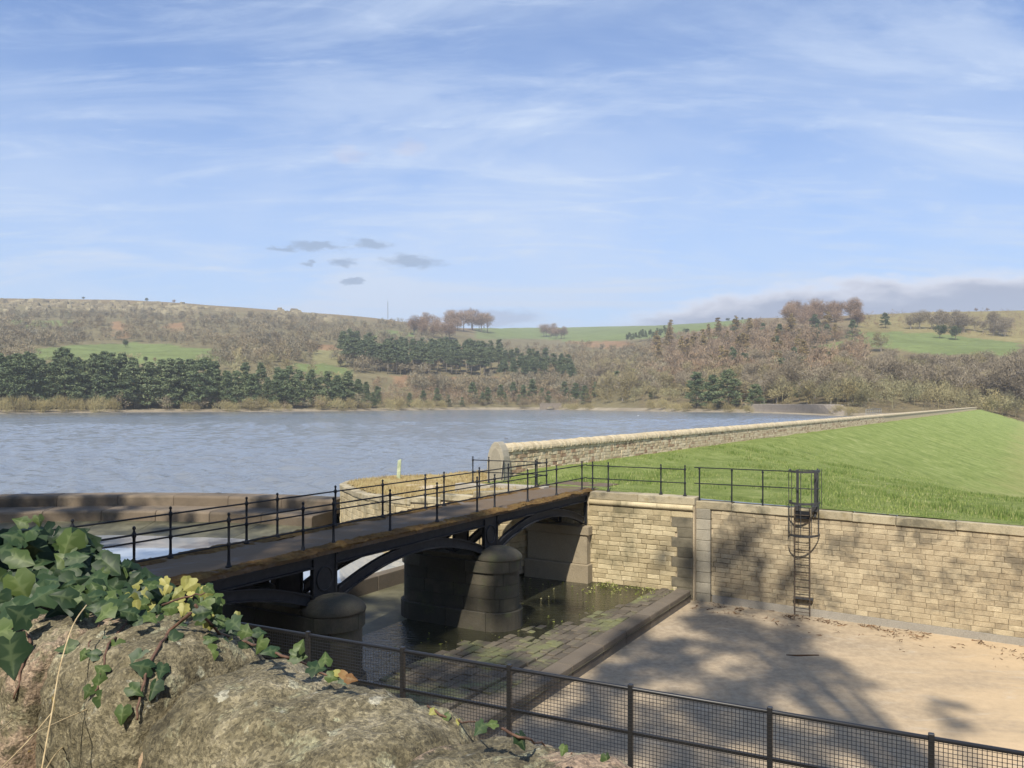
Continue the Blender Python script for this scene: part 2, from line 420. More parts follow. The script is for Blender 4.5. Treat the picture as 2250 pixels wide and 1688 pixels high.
def leaf_mat(name, stops, rough=0.9, spec=0.15, sat_island=1.0, trans=0.0, tone=False):
    m, nt, bs = base_mat(name)
    ob = S(nt, node(nt, 'ShaderNodeObjectInfo').outputs['Random'])
    isl = S(nt, node(nt, 'ShaderNodeNewGeometry').outputs['Random Per Island'])
    c = ramp(nt, (ob * (1 - sat_island) + isl * sat_island), stops)
    if tone: c = mixc(nt, 1.0, c, node(nt, 'ShaderNodeAttribute', attribute_name='tone').outputs['Color'], 'MULTIPLY')
    setc(nt, bs, c); bs.inputs['Roughness'].default_value = rough; bs.inputs['Specular IOR Level'].default_value = spec
    if trans:
        tr = node(nt, 'ShaderNodeBsdfTranslucent'); nt.links.new(c, tr.inputs[0])
        mx = node(nt, 'ShaderNodeMixShader'); mx.inputs[0].default_value = trans
        nt.links.new(bs.outputs[0], mx.inputs[1]); nt.links.new(tr.outputs[0], mx.inputs[2])
        nt.links.new(mx.outputs[0], nt.nodes['Material Output'].inputs[0])
    return m
M['blade'] = leaf_mat('grass_blades', [(0.0, (0.13, 0.19, 0.05)), (0.5, (0.25, 0.32, 0.085)), (0.85, (0.36, 0.40, 0.135)), (1.0, (0.50, 0.47, 0.25))], trans=0.35)
M['rank'] = leaf_mat('rank_grass_blades', [(0.0, (0.10, 0.16, 0.04)), (0.6, (0.19, 0.26, 0.07)), (1.0, (0.34, 0.35, 0.14))], trans=0.3)
M['dryblade'] = leaf_mat('dry_grass_blades', [(0.0, (0.24, 0.17, 0.07)), (0.5, (0.42, 0.33, 0.17)), (1.0, (0.55, 0.46, 0.26))], trans=0.3)
M['pine'] = leaf_mat('pine_needles', [(0.0, (0.05, 0.075, 0.042)), (0.45, (0.11, 0.145, 0.075)), (0.8, (0.18, 0.215, 0.105)), (1.0, (0.26, 0.28, 0.14))], sat_island=0.75)
M['spruce'] = leaf_mat('plantation_needles', [(0.0, (0.055, 0.08, 0.046)), (0.5, (0.115, 0.15, 0.078)), (1.0, (0.20, 0.225, 0.115))], sat_island=0.75)
M['bark'] = stone_mat('bark', [(0.0, (0.07, 0.055, 0.04)), (1.0, (0.20, 0.16, 0.12))], 0.8, (0.1, 0.1, 0.06), 0.5, 0.8, 0.3, fscale=6)
M['palebark'] = stone_mat('pale_bark', [(0.0, (0.22, 0.19, 0.15)), (1.0, (0.42, 0.37, 0.31))], 0.8, (0.1, 0.1, 0.06), 0.6, 0.8, 0.3, fscale=6)
M['twig'] = leaf_mat('bare_twigs', [(0.0, (0.16, 0.13, 0.088)), (0.5, (0.225, 0.185, 0.125)), (1.0, (0.31, 0.26, 0.18))], sat_island=0.6)
M['twig_olive'] = leaf_mat('budding_twigs', [(0.0, (0.14, 0.115, 0.06)), (0.5, (0.25, 0.21, 0.11)), (1.0, (0.37, 0.32, 0.17))], sat_island=0.6)
M['twig_red'] = leaf_mat('reddish_twigs', [(0.0, (0.14, 0.092, 0.062)), (0.5, (0.25, 0.17, 0.115)), (1.0, (0.36, 0.26, 0.175))], sat_island=0.6)
for k_, st_w in (('twig', [(0.0, (0.175, 0.145, 0.092)), (0.5, (0.215, 0.18, 0.115)), (1.0, (0.26, 0.22, 0.145))]), ('twig_olive', [(0.0, (0.19, 0.165, 0.085)), (0.5, (0.24, 0.21, 0.11)), (1.0, (0.30, 0.265, 0.14))]), ('twig_red', [(0.0, (0.185, 0.132, 0.085)), (0.5, (0.23, 0.168, 0.108)), (1.0, (0.28, 0.21, 0.14))])):
    M['wood_' + k_] = leaf_mat('wood_' + k_, st_w, tone=True)
M['larch'] = leaf_mat('larch_buds', [(0.0, (0.15, 0.105, 0.045)), (0.5, (0.27, 0.20, 0.09)), (1.0, (0.36, 0.29, 0.13))], sat_island=0.6)
M['willow'] = leaf_mat('willow_buds', [(0.0, (0.16, 0.13, 0.06)), (0.5, (0.30, 0.25, 0.12)), (1.0, (0.42, 0.37, 0.20))], sat_island=0.6)
M['freshgreen'] = leaf_mat('fresh_green_leaves', [(0.0, (0.12, 0.15, 0.03)), (0.5, (0.24, 0.27, 0.06)), (1.0, (0.36, 0.38, 0.10))], sat_island=0.8)
M['holly'] = leaf_mat('evergreen_leaves', [(0.0, (0.03, 0.05, 0.02)), (0.5, (0.06, 0.085, 0.03)), (1.0, (0.11, 0.13, 0.05))], sat_island=0.8)
M['canopy'] = leaf_mat('canopy_leaves', [(0.0, (0.05, 0.08, 0.02)), (1.0, (0.10, 0.14, 0.04))], sat_island=0.9)
M['litter'] = leaf_mat('leaf_litter', [(0.0, (0.06, 0.035, 0.02)), (0.6, (0.14, 0.08, 0.045)), (1.0, (0.24, 0.15, 0.08))])
M['weed'] = leaf_mat('water_weed', [(0.0, (0.08, 0.10, 0.02)), (0.5, (0.20, 0.22, 0.05)), (1.0, (0.42, 0.38, 0.2))])
# hillsides
m, nt, bs = base_mat('hillside'); p = pos(nt)
vc = node(nt, 'ShaderNodeAttribute', attribute_name='land').outputs['Color']
n1 = noise_tex(nt, p, 0.02, 6, 0.65); n2 = noise_tex(nt, p, 0.15, 6, 0.7)
c = mixc(nt, 0.7, vc, mixc(nt, (n1 * 0.5 + n2 * 0.5).step(0.3, 0.7), (0.6, 0.58, 0.58), (1.35, 1.35, 1.3)), 'MULTIPLY')
setc(nt, bs, c); bs.inputs['Roughness'].default_value = 1.0; bs.inputs['Specular IOR Level'].default_value = 0.05
bump(nt, bs, n2 + n1, 0.6, 3.0); M['hill'] = m
# water
m, nt, bs = base_mat('reservoir_water'); p = pos(nt)
w1 = noise_tex(nt, p, 1.0, 6, 0.65, 0.6, ((0.55, 1.5, 1), (0, 0, R(8))))
w2 = noise_tex(nt, p, 0.28, 3, 0.5, 0.2, ((0.5, 1.4, 1), (0, 0, R(-6))))
w3 = noise_tex(nt, p, 0.022, 3, 0.5, 0.0, ((0.4, 1.6, 1), (0, 0, R(4))))
bs.inputs['Base Color'].default_value = (0.165, 0.182, 0.205, 1); bs.inputs['Roughness'].default_value = 0.10; bs.inputs['IOR'].default_value = 1.333
b1 = nt.nodes.new('ShaderNodeBump'); b1.inputs['Distance'].default_value = 0.25
nt.links.new((0.45 + w3.step(0.30, 0.62) * 0.55).k, b1.inputs['Strength'])
nt.links.new((w1 * 0.7 + w2 * 1.0).k, b1.inputs['Height']); nt.links.new(b1.outputs[0], bs.inputs['Normal']); M['water'] = m
m, nt, bs = base_mat('basin_water'); p = pos(nt)
bs.inputs['Base Color'].default_value = (0.30, 0.32, 0.34, 1); bs.inputs['Roughness'].default_value = 0.03; bs.inputs['IOR'].default_value = 1.6
bump(nt, bs, noise_tex(nt, p, 3.0, 3, 0.5), 0.02, 0.02); M['pool'] = m
m, nt, bs = base_mat('shallow_water'); p = pos(nt)
bs.inputs['Base Color'].default_value = (0.025, 0.025, 0.015, 1); bs.inputs['Roughness'].default_value = 0.05; bs.inputs['IOR'].default_value = 1.5
bump(nt, bs, noise_tex(nt, p, 5.0, 4, 0.6, 0.5, ((0.6, 1.8, 1), (0, 0, R(30)))), 0.7, 0.05); M['shallow'] = m
# near boundary wall stone with lichen
m, nt, bs = base_mat('lichened_gritstone'); p = pos(nt)
r = rnd(nt)
n1 = noise_tex(nt, p, 5, 6, 0.65); n2 = noise_tex(nt, p, 26, 6, 0.75); n3 = noise_tex(nt, p, 160, 3, 0.7); n4 = noise_tex(nt, p, 2.2, 5, 0.6)
c = ramp(nt, n1 * 0.5 + n2 * 0.5, [(0.36, (0.05, 0.042, 0.024)), (0.45, (0.115, 0.098, 0.058)), (0.53, (0.195, 0.168, 0.105)), (0.64, (0.33, 0.29, 0.205))])
c = mixc(nt, (n4 + (r - 0.5) * 0.3 + (n2 - 0.5) * 0.3).step(0.55, 0.60) * 0.75, c, mixc(nt, n2, (0.22, 0.15, 0.105), (0.42, 0.31, 0.235)))
c = mixc(nt, noise_tex(nt, p, 9, 6, 0.7, 0.4).step(0.56, 0.66) * 0.65, c, (0.30, 0.30, 0.20))
c = mixc(nt, noise_tex(nt, p, 14, 5, 0.7, 0.2).step(0.64, 0.70) * 0.6, c, (0.46, 0.45, 0.38))
c = mixc(nt, noise_tex(nt, p, 11, 5, 0.7, 0.6).step(0.66, 0.71) * 0.6, c, (0.34, 0.24, 0.05))
lv = node(nt, 'ShaderNodeTexVoronoi'); lv.inputs['Scale'].default_value = 17
dv = node(nt, 'ShaderNodeVectorMath', operation='MULTIPLY_ADD'); nt.links.new(noise_tex(nt, p, 30, 3, 0.6, color=True), dv.inputs[0]); dv.inputs[1].default_value = (0.05, 0.05, 0.05); nt.links.new(p, dv.inputs[2]); nt.links.new(dv.outputs[0], lv.inputs['Vector'])
lc = node(nt, 'ShaderNodeSeparateColor'); nt.links.new(lv.outputs['Color'], lc.inputs[0])
ld_ = S(nt, lv.outputs['Distance']) + S(nt, lc.outputs[0]) * 0.45
c = mixc(nt, (1.0 - ld_.step(0.26, 0.32)) * 0.75, c, mixc(nt, S(nt, lc.outputs[1]), (0.30, 0.30, 0.20), (0.44, 0.42, 0.34)))
vg = node(nt, 'ShaderNodeTexVoronoi'); vg.inputs['Scale'].default_value = 190; nt.links.new(p, vg.inputs['Vector'])
gr = node(nt, 'ShaderNodeSeparateColor'); nt.links.new(vg.outputs['Color'], gr.inputs[0])
c = mixc(nt, 0.9, c, mixc(nt, S(nt, gr.outputs[0]), (0.5, 0.5, 0.5), (1.5, 1.5, 1.48)), 'MULTIPLY')
c = mixc(nt, noise_tex(nt, p, 38, 4, 0.6).step(0.62, 0.67) * 0.6, c, (0.05, 0.042, 0.02))
setc(nt, bs, c); bs.inputs['Roughness'].default_value = 0.95
n5 = noise_tex(nt, p, 70, 4, 0.7)
bump(nt, bs, n2 * 1.0 + n5 * 0.5 + S(nt, gr.outputs[0]) * 0.10, 0.9, 0.018); M['gritstone'] = m
M['wallmortar'] = stone_mat('wall_mortar', [(0.0, (0.24, 0.165, 0.10)), (1.0, (0.42, 0.31, 0.21))], 8, (0.2, 0.15, 0.09), 0.5, 0.8, 0.4, 5, fscale=90, bdist=0.01)
# ivy
def ivy_mat(name, dark, lite, vein):
    m, nt, bs = base_mat(name)
    uvn = node(nt, 'ShaderNodeAttribute', attribute_name='vein').outputs['Fac']
    ob = S(nt, node(nt, 'ShaderNodeObjectInfo').outputs['Random'])
    n1 = noise_tex(nt, pos(nt), 60, 4, 0.6)
    c = ramp(nt, ob * 0.7 + n1 * 0.3, [(0.1, dark), (0.9, lite)])
    c = mixc(nt, S(nt, uvn).step(0.55, 0.98) * 0.30, c, vein)
    setc(nt, bs, c); bs.inputs['Roughness'].default_value = 0.5; bs.inputs['Specular IOR Level'].default_value = 0.3
    tr = node(nt, 'ShaderNodeBsdfTranslucent'); nt.links.new(c, tr.inputs[0])
    mx = node(nt, 'ShaderNodeMixShader'); mx.inputs[0].default_value = 0.22
    nt.links.new(bs.outputs[0], mx.inputs[1]); nt.links.new(tr.outputs[0], mx.inputs[2])
    nt.links.new(mx.outputs[0], nt.nodes['Material Output'].inputs[0]); return m
M['ivy_dark'] = ivy_mat('ivy_dark', (0.014, 0.034, 0.015), (0.042, 0.078, 0.032), (0.16, 0.21, 0.10))
M['ivy_mid'] = ivy_mat('ivy_mid', (0.035, 0.066, 0.02), (0.085, 0.125, 0.036), (0.24, 0.29, 0.13))
M['ivy_yellow'] = ivy_mat('ivy_yellow', (0.15, 0.17, 0.045), (0.38, 0.35, 0.11), (0.42, 0.40, 0.18))
M['ivy_rust'] = ivy_mat('ivy_rust', (0.15, 0.075, 0.03), (0.28, 0.17, 0.07), (0.3, 0.22, 0.1))
m, nt, bs = base_mat('ivy_stem'); c = ramp(nt, noise_tex(nt, pos(nt), 60, 4, 0.6), [(0.3, (0.06, 0.03, 0.02)), (0.7, (0.16, 0.09, 0.06))])
setc(nt, bs, c); bs.inputs['Roughness'].default_value = 0.8; M['stem'] = m
m, nt, bs = base_mat('straw'); c = ramp(nt, noise_tex(nt, pos(nt), 40, 4, 0.6), [(0.3, (0.36, 0.26, 0.13)), (0.7, (0.60, 0.48, 0.28))])
setc(nt, bs, c); M['straw'] = m
m, nt, bs = base_mat('lichened_wood'); c = ramp(nt, noise_tex(nt, pos(nt), 5, 5, 0.6), [(0.3, (0.22, 0.27, 0.16)), (0.7, (0.48, 0.52, 0.36))])
setc(nt, bs, c); bs.inputs['Roughness'].default_value = 0.9; M['post'] = m
def plain(name, col, rough=0.6):
    m, nt, bs = base_mat(name); c = ramp(nt, noise_tex(nt, pos(nt), 30, 4, 0.6), [(0.3, tuple(v * 0.8 for v in col)), (0.7, tuple(min(1, v * 1.15) for v in col))])
    setc(nt, bs, c); bs.inputs['Roughness'].default_value = rough; return m
M['duck'] = plain('dark_plumage', (0.06, 0.05, 0.04)); M['gull'] = plain('white_plumage', (0.8, 0.8, 0.78)); M['bill'] = plain('bill', (0.35, 0.25, 0.05))
M['cushion'] = plain('moss_cushion', (0.20, 0.22, 0.13), 1.0); M['mast'] = plain('mast_steel', (0.22, 0.24, 0.27)); M['gate'] = plain('pale_gate', (0.26, 0.25, 0.22)); M['mud'] = plain('dark_mud', (0.06, 0.05, 0.04))

# ================================================================== the setting
# ------------------------------------------------------------------ hills round the reservoir: one sheet from the shore to the skyline
WATER = -1.6
# picture column : (shore distance, ground behind the shore trees, then (row, distance) up the slope to the skyline)
TBL = {
 -1000: (300, 5, (800, 540), (750, 780), (690, 1180), (655, 1420)),
 0:    (390, 5, (800, 620), (750, 850), (690, 1250), (652, 1500)),
 300:  (446, 5, (800, 660), (755, 900), (695, 1300), (656, 1550)),
 600:  (480, 5, (808, 690), (752, 950), (705, 1300), (678, 1550)),
 800:  (520, 5, (822, 740), (762, 1000), (715, 1350), (694, 1600)),
 1000: (600, 5, (838, 760), (785, 1000), (748, 1250), (719, 1650)),
 1200: (620, 5, (850, 780), (802, 1000), (762, 1500), (717, 2400)),
 1450: (485, 6, (842, 650), (792, 850), (742, 1300), (712, 2200)),
 1650: (415, 5, (838, 540), (772, 720), (722, 1000), (698, 1500)),
 1850: (310, 3, (862, 430), (792, 600), (738, 800), (690, 1050)),
 2050: (345, 2, (862, 470), (782, 620), (738, 800), (681, 1050)),
 2250: (345, -4, (855, 470), (775, 620), (745, 800), (677, 1050)),
 3200: (320, -4, (850, 450), (775, 600), (745, 780), (677, 1000)),
}
cols = sorted(TBL)
ctrlY, ctrlZ = [], []
for c_ in cols:
    sh, zb, *rows = TBL[c_]
    wet = c_ <= 2060
    Ys = [sh - 40, sh, sh + 50]; Zs = [-5.0 if wet else -9.0, WATER - 0.05 if wet else -7.0, zb]
    for (py, Y) in rows: Ys.append(Y); Zs.append(EYE - (py - HZ) / FPX * Y)
    Ys.append(Ys[-1] * 1.25); Zs.append(Zs[-1] - 8)
    Ys.append(Ys[-2] * 1.7); Zs.append(Zs[-2] - 60)
    ctrlY.append(Ys); ctrlZ.append(Zs)
ctrlY, ctrlZ = np.array(ctrlY), np.array(ctrlZ)
gpx = np.arange(-1000, 3201, 10.0)
def smooth_interp(x, xs, A):
    return np.stack([np.interp(x, xs, A[:, j]) for j in range(A.shape[1])], 1)
def box_smooth(A, k):
    ker = np.hanning(k + 2)[1:-1]; ker /= ker.sum()
    P_ = np.pad(A, ((k // 2, k // 2), (0, 0)), mode='edge')
    return np.stack([np.convolve(P_[:, j], ker, mode='valid') for j in range(A.shape[1])], 1)
cY = box_smooth(smooth_interp(gpx, cols, ctrlY), 15)
cZ = box_smooth(smooth_interp(gpx, cols, ctrlZ), 15)
NR = 26
par = np.linspace(0, cY.shape[1] - 1, NR * (cY.shape[1] - 1) + 1)
def rowline(yv, zv):
    k = np.arange(len(yv))
    Y = np.interp(par, k, yv); Z = np.interp(par, k, zv)
    ker = np.hanning(17)[1:-1]; ker /= ker.sum()
    Zp = np.pad(Z, 7, mode='edge'); Zs_ = np.convolve(Zp, ker, mode='valid')
    w = smoothstep(1.2, 2.0, par)
    return Y, Z * (1 - w) + Zs_ * w
HY = np.zeros((len(gpx), len(par))); HZt = np.zeros_like(HY)
for i in range(len(gpx)):
    HY[i], HZt[i] = rowline(cY[i], cZ[i])
HX = (gpx[:, None] - CX) / FPX * HY
amp = smoothstep(1.6, 3.5, par)[None, :] * np.ones_like(HY)
nz = np.zeros_like(HY)
for i in range(len(gpx)):
    for j in range(len(par)):
        if amp[i, j] > 0: nz[i, j] = mnoise.fractal(Vector((HX[i, j] * 0.006, HY[i, j] * 0.006, 0)), 1.0, 2.0, 3)
skyline = np.exp(-((par - 6) / 0.6) ** 2)[None, :]
HZt = HZt + nz * amp * 5.0 * (1 - 0.75 * skyline)
HPX = gpx[:, None] + 0 * HY
HPY = HZ - (HZt - EYE) / HY * FPX
def ground(px, k):
    """height field lookup: picture column and row parameter -> world point"""
    i = (px - gpx[0]) / 10.0; i0 = int(np.clip(math.floor(i), 0, len(gpx) - 2)); a = i - i0
    j = k * NR; j0 = int(np.clip(math.floor(j), 0, len(par) - 2)); b = j - j0
    def g(A): return (A[i0, j0] * (1 - a) * (1 - b) + A[i0 + 1, j0] * a * (1 - b) + A[i0, j0 + 1] * (1 - a) * b + A[i0 + 1, j0 + 1] * a * b)
    Y = g(HY); return Vector(((px - CX) / FPX * Y, Y, g(HZt)))
def ground_at(px, Y):
    i0 = int(np.clip(round((px - gpx[0]) / 10.0), 0, len(gpx) - 1))
    return Vector(((px - CX) / FPX * Y, Y, float(np.interp(Y, HY[i0], HZt[i0]))))
def ground_row(px, py, kmin=1.0):
    """first ground point of a picture column that stands as high as row py"""
    i0 = int(np.clip(round((px - gpx[0]) / 10.0), 0, len(gpx) - 1))
    for j in range(int(kmin * NR), 6 * NR + 1):
        if HPY[i0, j] <= py: return ground(px, par[j])
    return ground(px, 6.0)
def inpoly(x, y, poly):
    r = np.zeros(np.broadcast(x, y).shape, dtype=bool); n = len(poly)
    for i in range(n):
        x0, y0 = poly[i]; x1, y1 = poly[(i + 1) % n]
        cnd = ((y0 > y) != (y1 > y)) & (x < (x1 - x0) * (y - y0) / ((y1 - y0) + 1e-9) + x0)
        r ^= cnd
    return r
GREEN = [[(60, 765), (300, 752), (360, 757), (470, 768), (520, 785), (400, 803), (80, 795)], [(640, 800), (700, 797), (780, 820), (740, 830), (650, 815)],
         [(805, 728), (915, 728), (915, 741), (810, 744)], [(925, 750), (1000, 752), (1000, 770), (930, 766)], [(1085, 719), (1250, 718), (1600, 700), (1640, 712), (1500, 735), (1430, 742), (1300, 752), (1090, 738)],
         [(1865, 728), (2020, 730), (2240, 755), (2240, 782), (2020, 778), (1860, 750)], [(1765, 764), (1850, 750), (1900, 770), (1850, 788), (1770, 785)], [(1808, 806), (1860, 806), (1860, 822), (1812, 822)], [(20, 705), (170, 705), (160, 717), (30, 720)]]
ORANGE = [[(243, 706), (275, 706), (285, 745), (250, 745)], [(365, 710), (405, 712), (400, 728), (370, 728)], [(985, 752), (1065, 765), (1000, 772)], [(690, 758), (795, 757), (780, 772), (690, 785)], [(1240, 735), (1320, 742), (1450, 765), (1350, 770), (1250, 755)], [(860, 825), (1090, 830), (1090, 850), (870, 850)], [(1540, 715), (1620, 718), (1600, 735), (1500, 745)]]
YELLOW = [[(690, 770), (790, 770), (780, 800), (690, 810)], [(1100, 722), (1260, 725), (1270, 735), (1120, 732)], [(1300, 722), (1560, 712), (1560, 720), (1320, 728)]]
nzc = np.array([[mnoise.noise(Vector((HX[i, j] * .02, HY[i, j] * .02, 7))) for j in range(HY.shape[1])] for i in range(HY.shape[0])])
nzc2 = np.array([[mnoise.noise(Vector((HX[i, j] * .03, HY[i, j] * .03, 2))) for j in range(HY.shape[1])] for i in range(HY.shape[0])])
land = np.zeros(HY.shape + (3,)); land[:] = (0.165, 0.142, 0.08)
brk = HPY < 705
land[HPX > 1400] = (0.16, 0.13, 0.075)
moor = smoothstep(5.3, 5.9, par)[None, :, None]
land = land * (1 - moor) + np.array((0.19, 0.145, 0.085)) * moor
mid = (HPX > 1040) & (HPX < 1650) & (HPY < 745) & (par[None, :] > 4.6); land[mid] = (0.15, 0.175, 0.075)
right = (HPX > 1880) & (par[None, :] > 4.7); land[right] = (0.21, 0.18, 0.085)
WX = HPX + 14 * nzc; WY = HPY + 5 * nzc2
for pl in ORANGE: land[inpoly(WX, WY, pl) & (par[None, :] > 1.5)] = (0.235, 0.15, 0.085)
for pl in YELLOW: land[inpoly(WX, WY, pl) & (par[None, :] > 1.5)] = (0.22, 0.205, 0.10)
for pl in GREEN: land[inpoly(WX, WY, pl) & (par[None, :] > 1.5)] = (0.15, 0.185, 0.07)
shore_m = (par[None, :] < 1.25) * np.ones_like(HPX) > 0; land[shore_m] = (0.27, 0.23, 0.17)
V = np.stack([HX, HY, HZt], -1).reshape(-1, 3)
ni, nj = HY.shape
I, J = np.meshgrid(np.arange(ni - 1), np.arange(nj - 1), indexing='ij')
a_ = (I * nj + J).ravel(); F = np.stack([a_, a_ + nj, a_ + nj + 1, a_ + 1], 1)
me = np_mesh('hills', V, F)
ca = me.color_attributes.new('land', 'FLOAT_COLOR', 'POINT')
ca.data.foreach_set('color', np.concatenate([land.reshape(-1, 3), np.ones((ni * nj, 1))], 1).astype(np.float32).ravel())
smooth(me)
structure(link('hills', me, M['hill']))

# ------------------------------------------------------------------ reservoir
weir_line = [(-75, 30), (-55, 38.5), (-40, 42.8), (-28.4, 45.5), (-20.9, 46.5), (-13.3, 45.6), (-9.0, 44.2)]
def spline(pts, n):
    P_ = [np.array(p, float) for p in pts]; out = []
    for i in range(len(P_) - 1):
        p0 = P_[max(i - 1, 0)]; p1 = P_[i]; p2 = P_[i + 1]; p3 = P_[min(i + 2, len(P_) - 1)]
        for k in range(n):
            t = k / n
            out.append(0.5 * ((2 * p1) + (-p0 + p2) * t + (2 * p0 - 5 * p1 + 4 * p2 - p3) * t * t + (-p0 + 3 * p1 - 3 * p2 + p3) * t ** 3))
    out.append(P_[-1]); return out
def resample(pts, step):
    d = [0.0]
    for i in range(1, len(pts)): d.append(d[-1] + float(np.linalg.norm(pts[i] - pts[i - 1])))
    n = max(2, int(round(d[-1] / step)) + 1); q = np.linspace(0, d[-1], n)
    A = np.array(pts); return np.stack([np.interp(q, d, A[:, k]) for k in range(A.shape[1])], 1)
wl = resample(spline(weir_line, 10), 3.3)
poly = [tuple(p + np.array((0, 0.0))) for p in wl] + [(-5, 43.5), (-1, 42.6)] + [L(-20.0, 36)[:2], L(-20.0 + 403 * math.tan(R(2.3)), 436)[:2], (700, 800), (-1100, 800), (-1100, 30)]
me = bpy.data.meshes.new('reservoir_water')
me.from_pydata([(x, y, WATER) for x, y in poly], [], [tuple(range(len(poly)))])
structure(link('lake_bed', me, M['bed']))
me.transform(Matrix.Translation((0, 0, -0.35)))
# the water surface itself: real wavelets, finer close by
seg = [np.array(p[:2]) for p in wl] + [np.array(p) for p in ((-5, 43.5), (-1, 42.6))] + [np.array(L(-19.7, 34.5)[:2]), np.array(L(-19.7 + 403 * math.tan(R(2.3)), 436)[:2])]
wpx = np.arange(-130, 2140, 5.0); NRW = 430
def near_Y(px):
    best = None; k = (px - CX) / FPX
    for a, b in zip(seg[:-1], seg[1:]):
        d = b - a; den = d[0] - k * d[1]
        if abs(den) < 1e-9: continue
        u = (k * a[1] - a[0]) / den
        if 0 <= u <= 1:
            y = a[1] + u * d[1]
            if y > 5 and (best is None or y > best): best = y
    return best
yn = [near_Y(p) for p in wpx]
yn = np.array([44.0 if y is None else y for y in yn])
yf = np.maximum(np.interp(wpx, gpx, cY[:, 1]) + 4, yn * 1.02)
fr = np.linspace(0, 1, NRW)
WYg = yn[:, None] * (yf / yn)[:, None] ** fr[None, :]
WXg = ((wpx - CX) / FPX)[:, None] * WYg
dYg = np.gradient(WYg, axis=1)
WZg = np.zeros_like(WYg); rgw = np.random.default_rng(8)
gust = np.clip(0.75 + 0.5 * np.sin(WXg * .021 + 1.3 * np.sin(WYg * .013)) * np.sin(WYg * .033 + .6 * np.sin(WXg * .017)), .45, 1.25)
for k in range(34):
    lam = 0.75 * 7.0 ** rgw.random(); th = R(70) + rgw.normal(0, .55); ph = rgw.uniform(0, 6.28)
    kk = 2 * math.pi / lam; a_w = .0105 * lam * smoothstep(1.6, 3.2, lam / dYg)
    WZg += a_w * np.sin(kk * (np.cos(th) * WXg + np.sin(th) * WYg) + ph + .8 * np.sin(.11 * WXg * rgw.uniform(.5, 1.5) + k))
WZg = WATER + WZg * gust
V = np.stack([WXg, WYg, WZg], -1).reshape(-1, 3); ni, nj = WYg.shape
I, J = np.meshgrid(np.arange(ni - 1), np.arange(nj - 1), indexing='ij'); a_ = (I * nj + J).ravel()
me = np_mesh('reservoir_water', V, np.stack([a_, a_ + nj, a_ + nj + 1, a_ + 1], 1)); smooth(me)
structure(link('reservoir_water', me, M['water']))

# ------------------------------------------------------------------ dam: grass embankment
DAMK = math.tan(R(2.3))         # the dam crest swings slightly away from the line of the bridge
def dam_z(t, s):
    near = np.where(t < -14, 0.0, np.where(t > -10, -0.10 - 0.024 * (t + 10), -0.025 * (t + 14)))
    rise = 0.32 * smoothstep(-15.5, -19.0, t) * smoothstep(31.5, 36, s)
    far = np.where(t > -17.5, 0.32 - (t + 17.5) / 3.0, 0.32)
    w = smoothstep(33, 92, s)
    return near * (1 - w) + rise * (1 - w) + far * w
tt = np.concatenate([np.linspace(-19.6, 6, 110), np.linspace(6.6, 70, 50)])
ss = np.concatenate([[31.12], 31.3 + (np.exp(np.linspace(0, math.log(26), 200)) - 1) * 16.5])
T_, S_ = np.meshgrid(tt, ss, indexing='ij')
Z_ = dam_z(T_, S_)
for i in range(T_.shape[0]):
    for j in range(T_.shape[1]):
        if S_[i, j] > 31.6: Z_[i, j] += 0.05 * mnoise.fractal(Vector((T_[i, j] * 0.9, S_[i, j] * 0.9, 0)), 1.0, 2.0, 3) + 0.12 * mnoise.noise(Vector((T_[i, j] * 0.17, S_[i, j] * 0.17, 3.0)))
TS_ = T_ + DAMK * np.maximum(0, S_ - 33)
V = np.stack([c30 * TS_ + s30 * S_, -s30 * TS_ + c30 * S_, Z_], -1).reshape(-1, 3)
ni, nj = T_.shape
I, J = np.meshgrid(np.arange(ni - 1), np.arange(nj - 1), indexing='ij')
a_ = (I * nj + J).ravel(); F = np.stack([a_, a_ + nj, a_ + nj + 1, a_ + 1], 1)
me = np_mesh('dam_embankment', V, F)
dry = (smoothstep(-6, 3, T_) * smoothstep(36, 70, S_) * 0.9 + 0.12).astype(np.float32)
at_ = me.attributes.new('dry', 'FLOAT', 'POINT'); at_.data.foreach_set('value', dry.ravel())
smooth(me)
structure(link('dam_embankment', me, M['grass']))

# grass blades on the near part of the embankment
def blades(name, pts, mat, h0, h1, w, label, cat, lean=0.35, seed=3):
    rg = np.random.default_rng(seed); n = len(pts); pts = np.asarray(pts)
    a = rg.uniform(0, 2 * np.pi, n); h = rg.uniform(h0, h1, n); ww = w * rg.uniform(0.6, 1.4, n)
    side = np.stack([np.cos(a), np.sin(a), 0 * a], 1) * (ww / 2)[:, None]
    b = rg.uniform(0, 2 * np.pi, n); ln = rg.uniform(0, lean, n) * h
    top = pts + np.stack([np.cos(b) * ln, np.sin(b) * ln, h], 1)
    V = np.stack([pts - side, pts + side, top], 1).reshape(-1, 3)
    F = np.arange(3 * n).reshape(-1, 3)
    o = link(name, np_mesh(name, V, F), mat)
    return tag(o, label, cat, kind='stuff')
n = 90000
rt = RNG.uniform(-19.2, 8, n); rs = 31.25 + (np.exp(RNG.uniform(0, math.log(5.0), n)) - 1) * 13
cl = np.array([mnoise.noise(Vector((a * 0.8, b * 0.8, 9.0))) for a, b in zip(rt, rs)])
slab = (rt < -13.9) & (rt > -16.9) & (rs < 33.8)
keep = (cl + RNG.uniform(-0.5, 0.5, n) > -0.12) & ~slab
rt, rs = rt[keep], rs[keep]
zz_ = dam_z(rt, rs) - 0.03; rt = rt + DAMK * np.maximum(0, rs - 33)
blades('grass', np.stack([c30 * rt + s30 * rs, -s30 * rt + c30 * rs, zz_], 1), M['blade'], 0.05, 0.15, 0.035, 'short green grass on the dam embankment', 'grass')

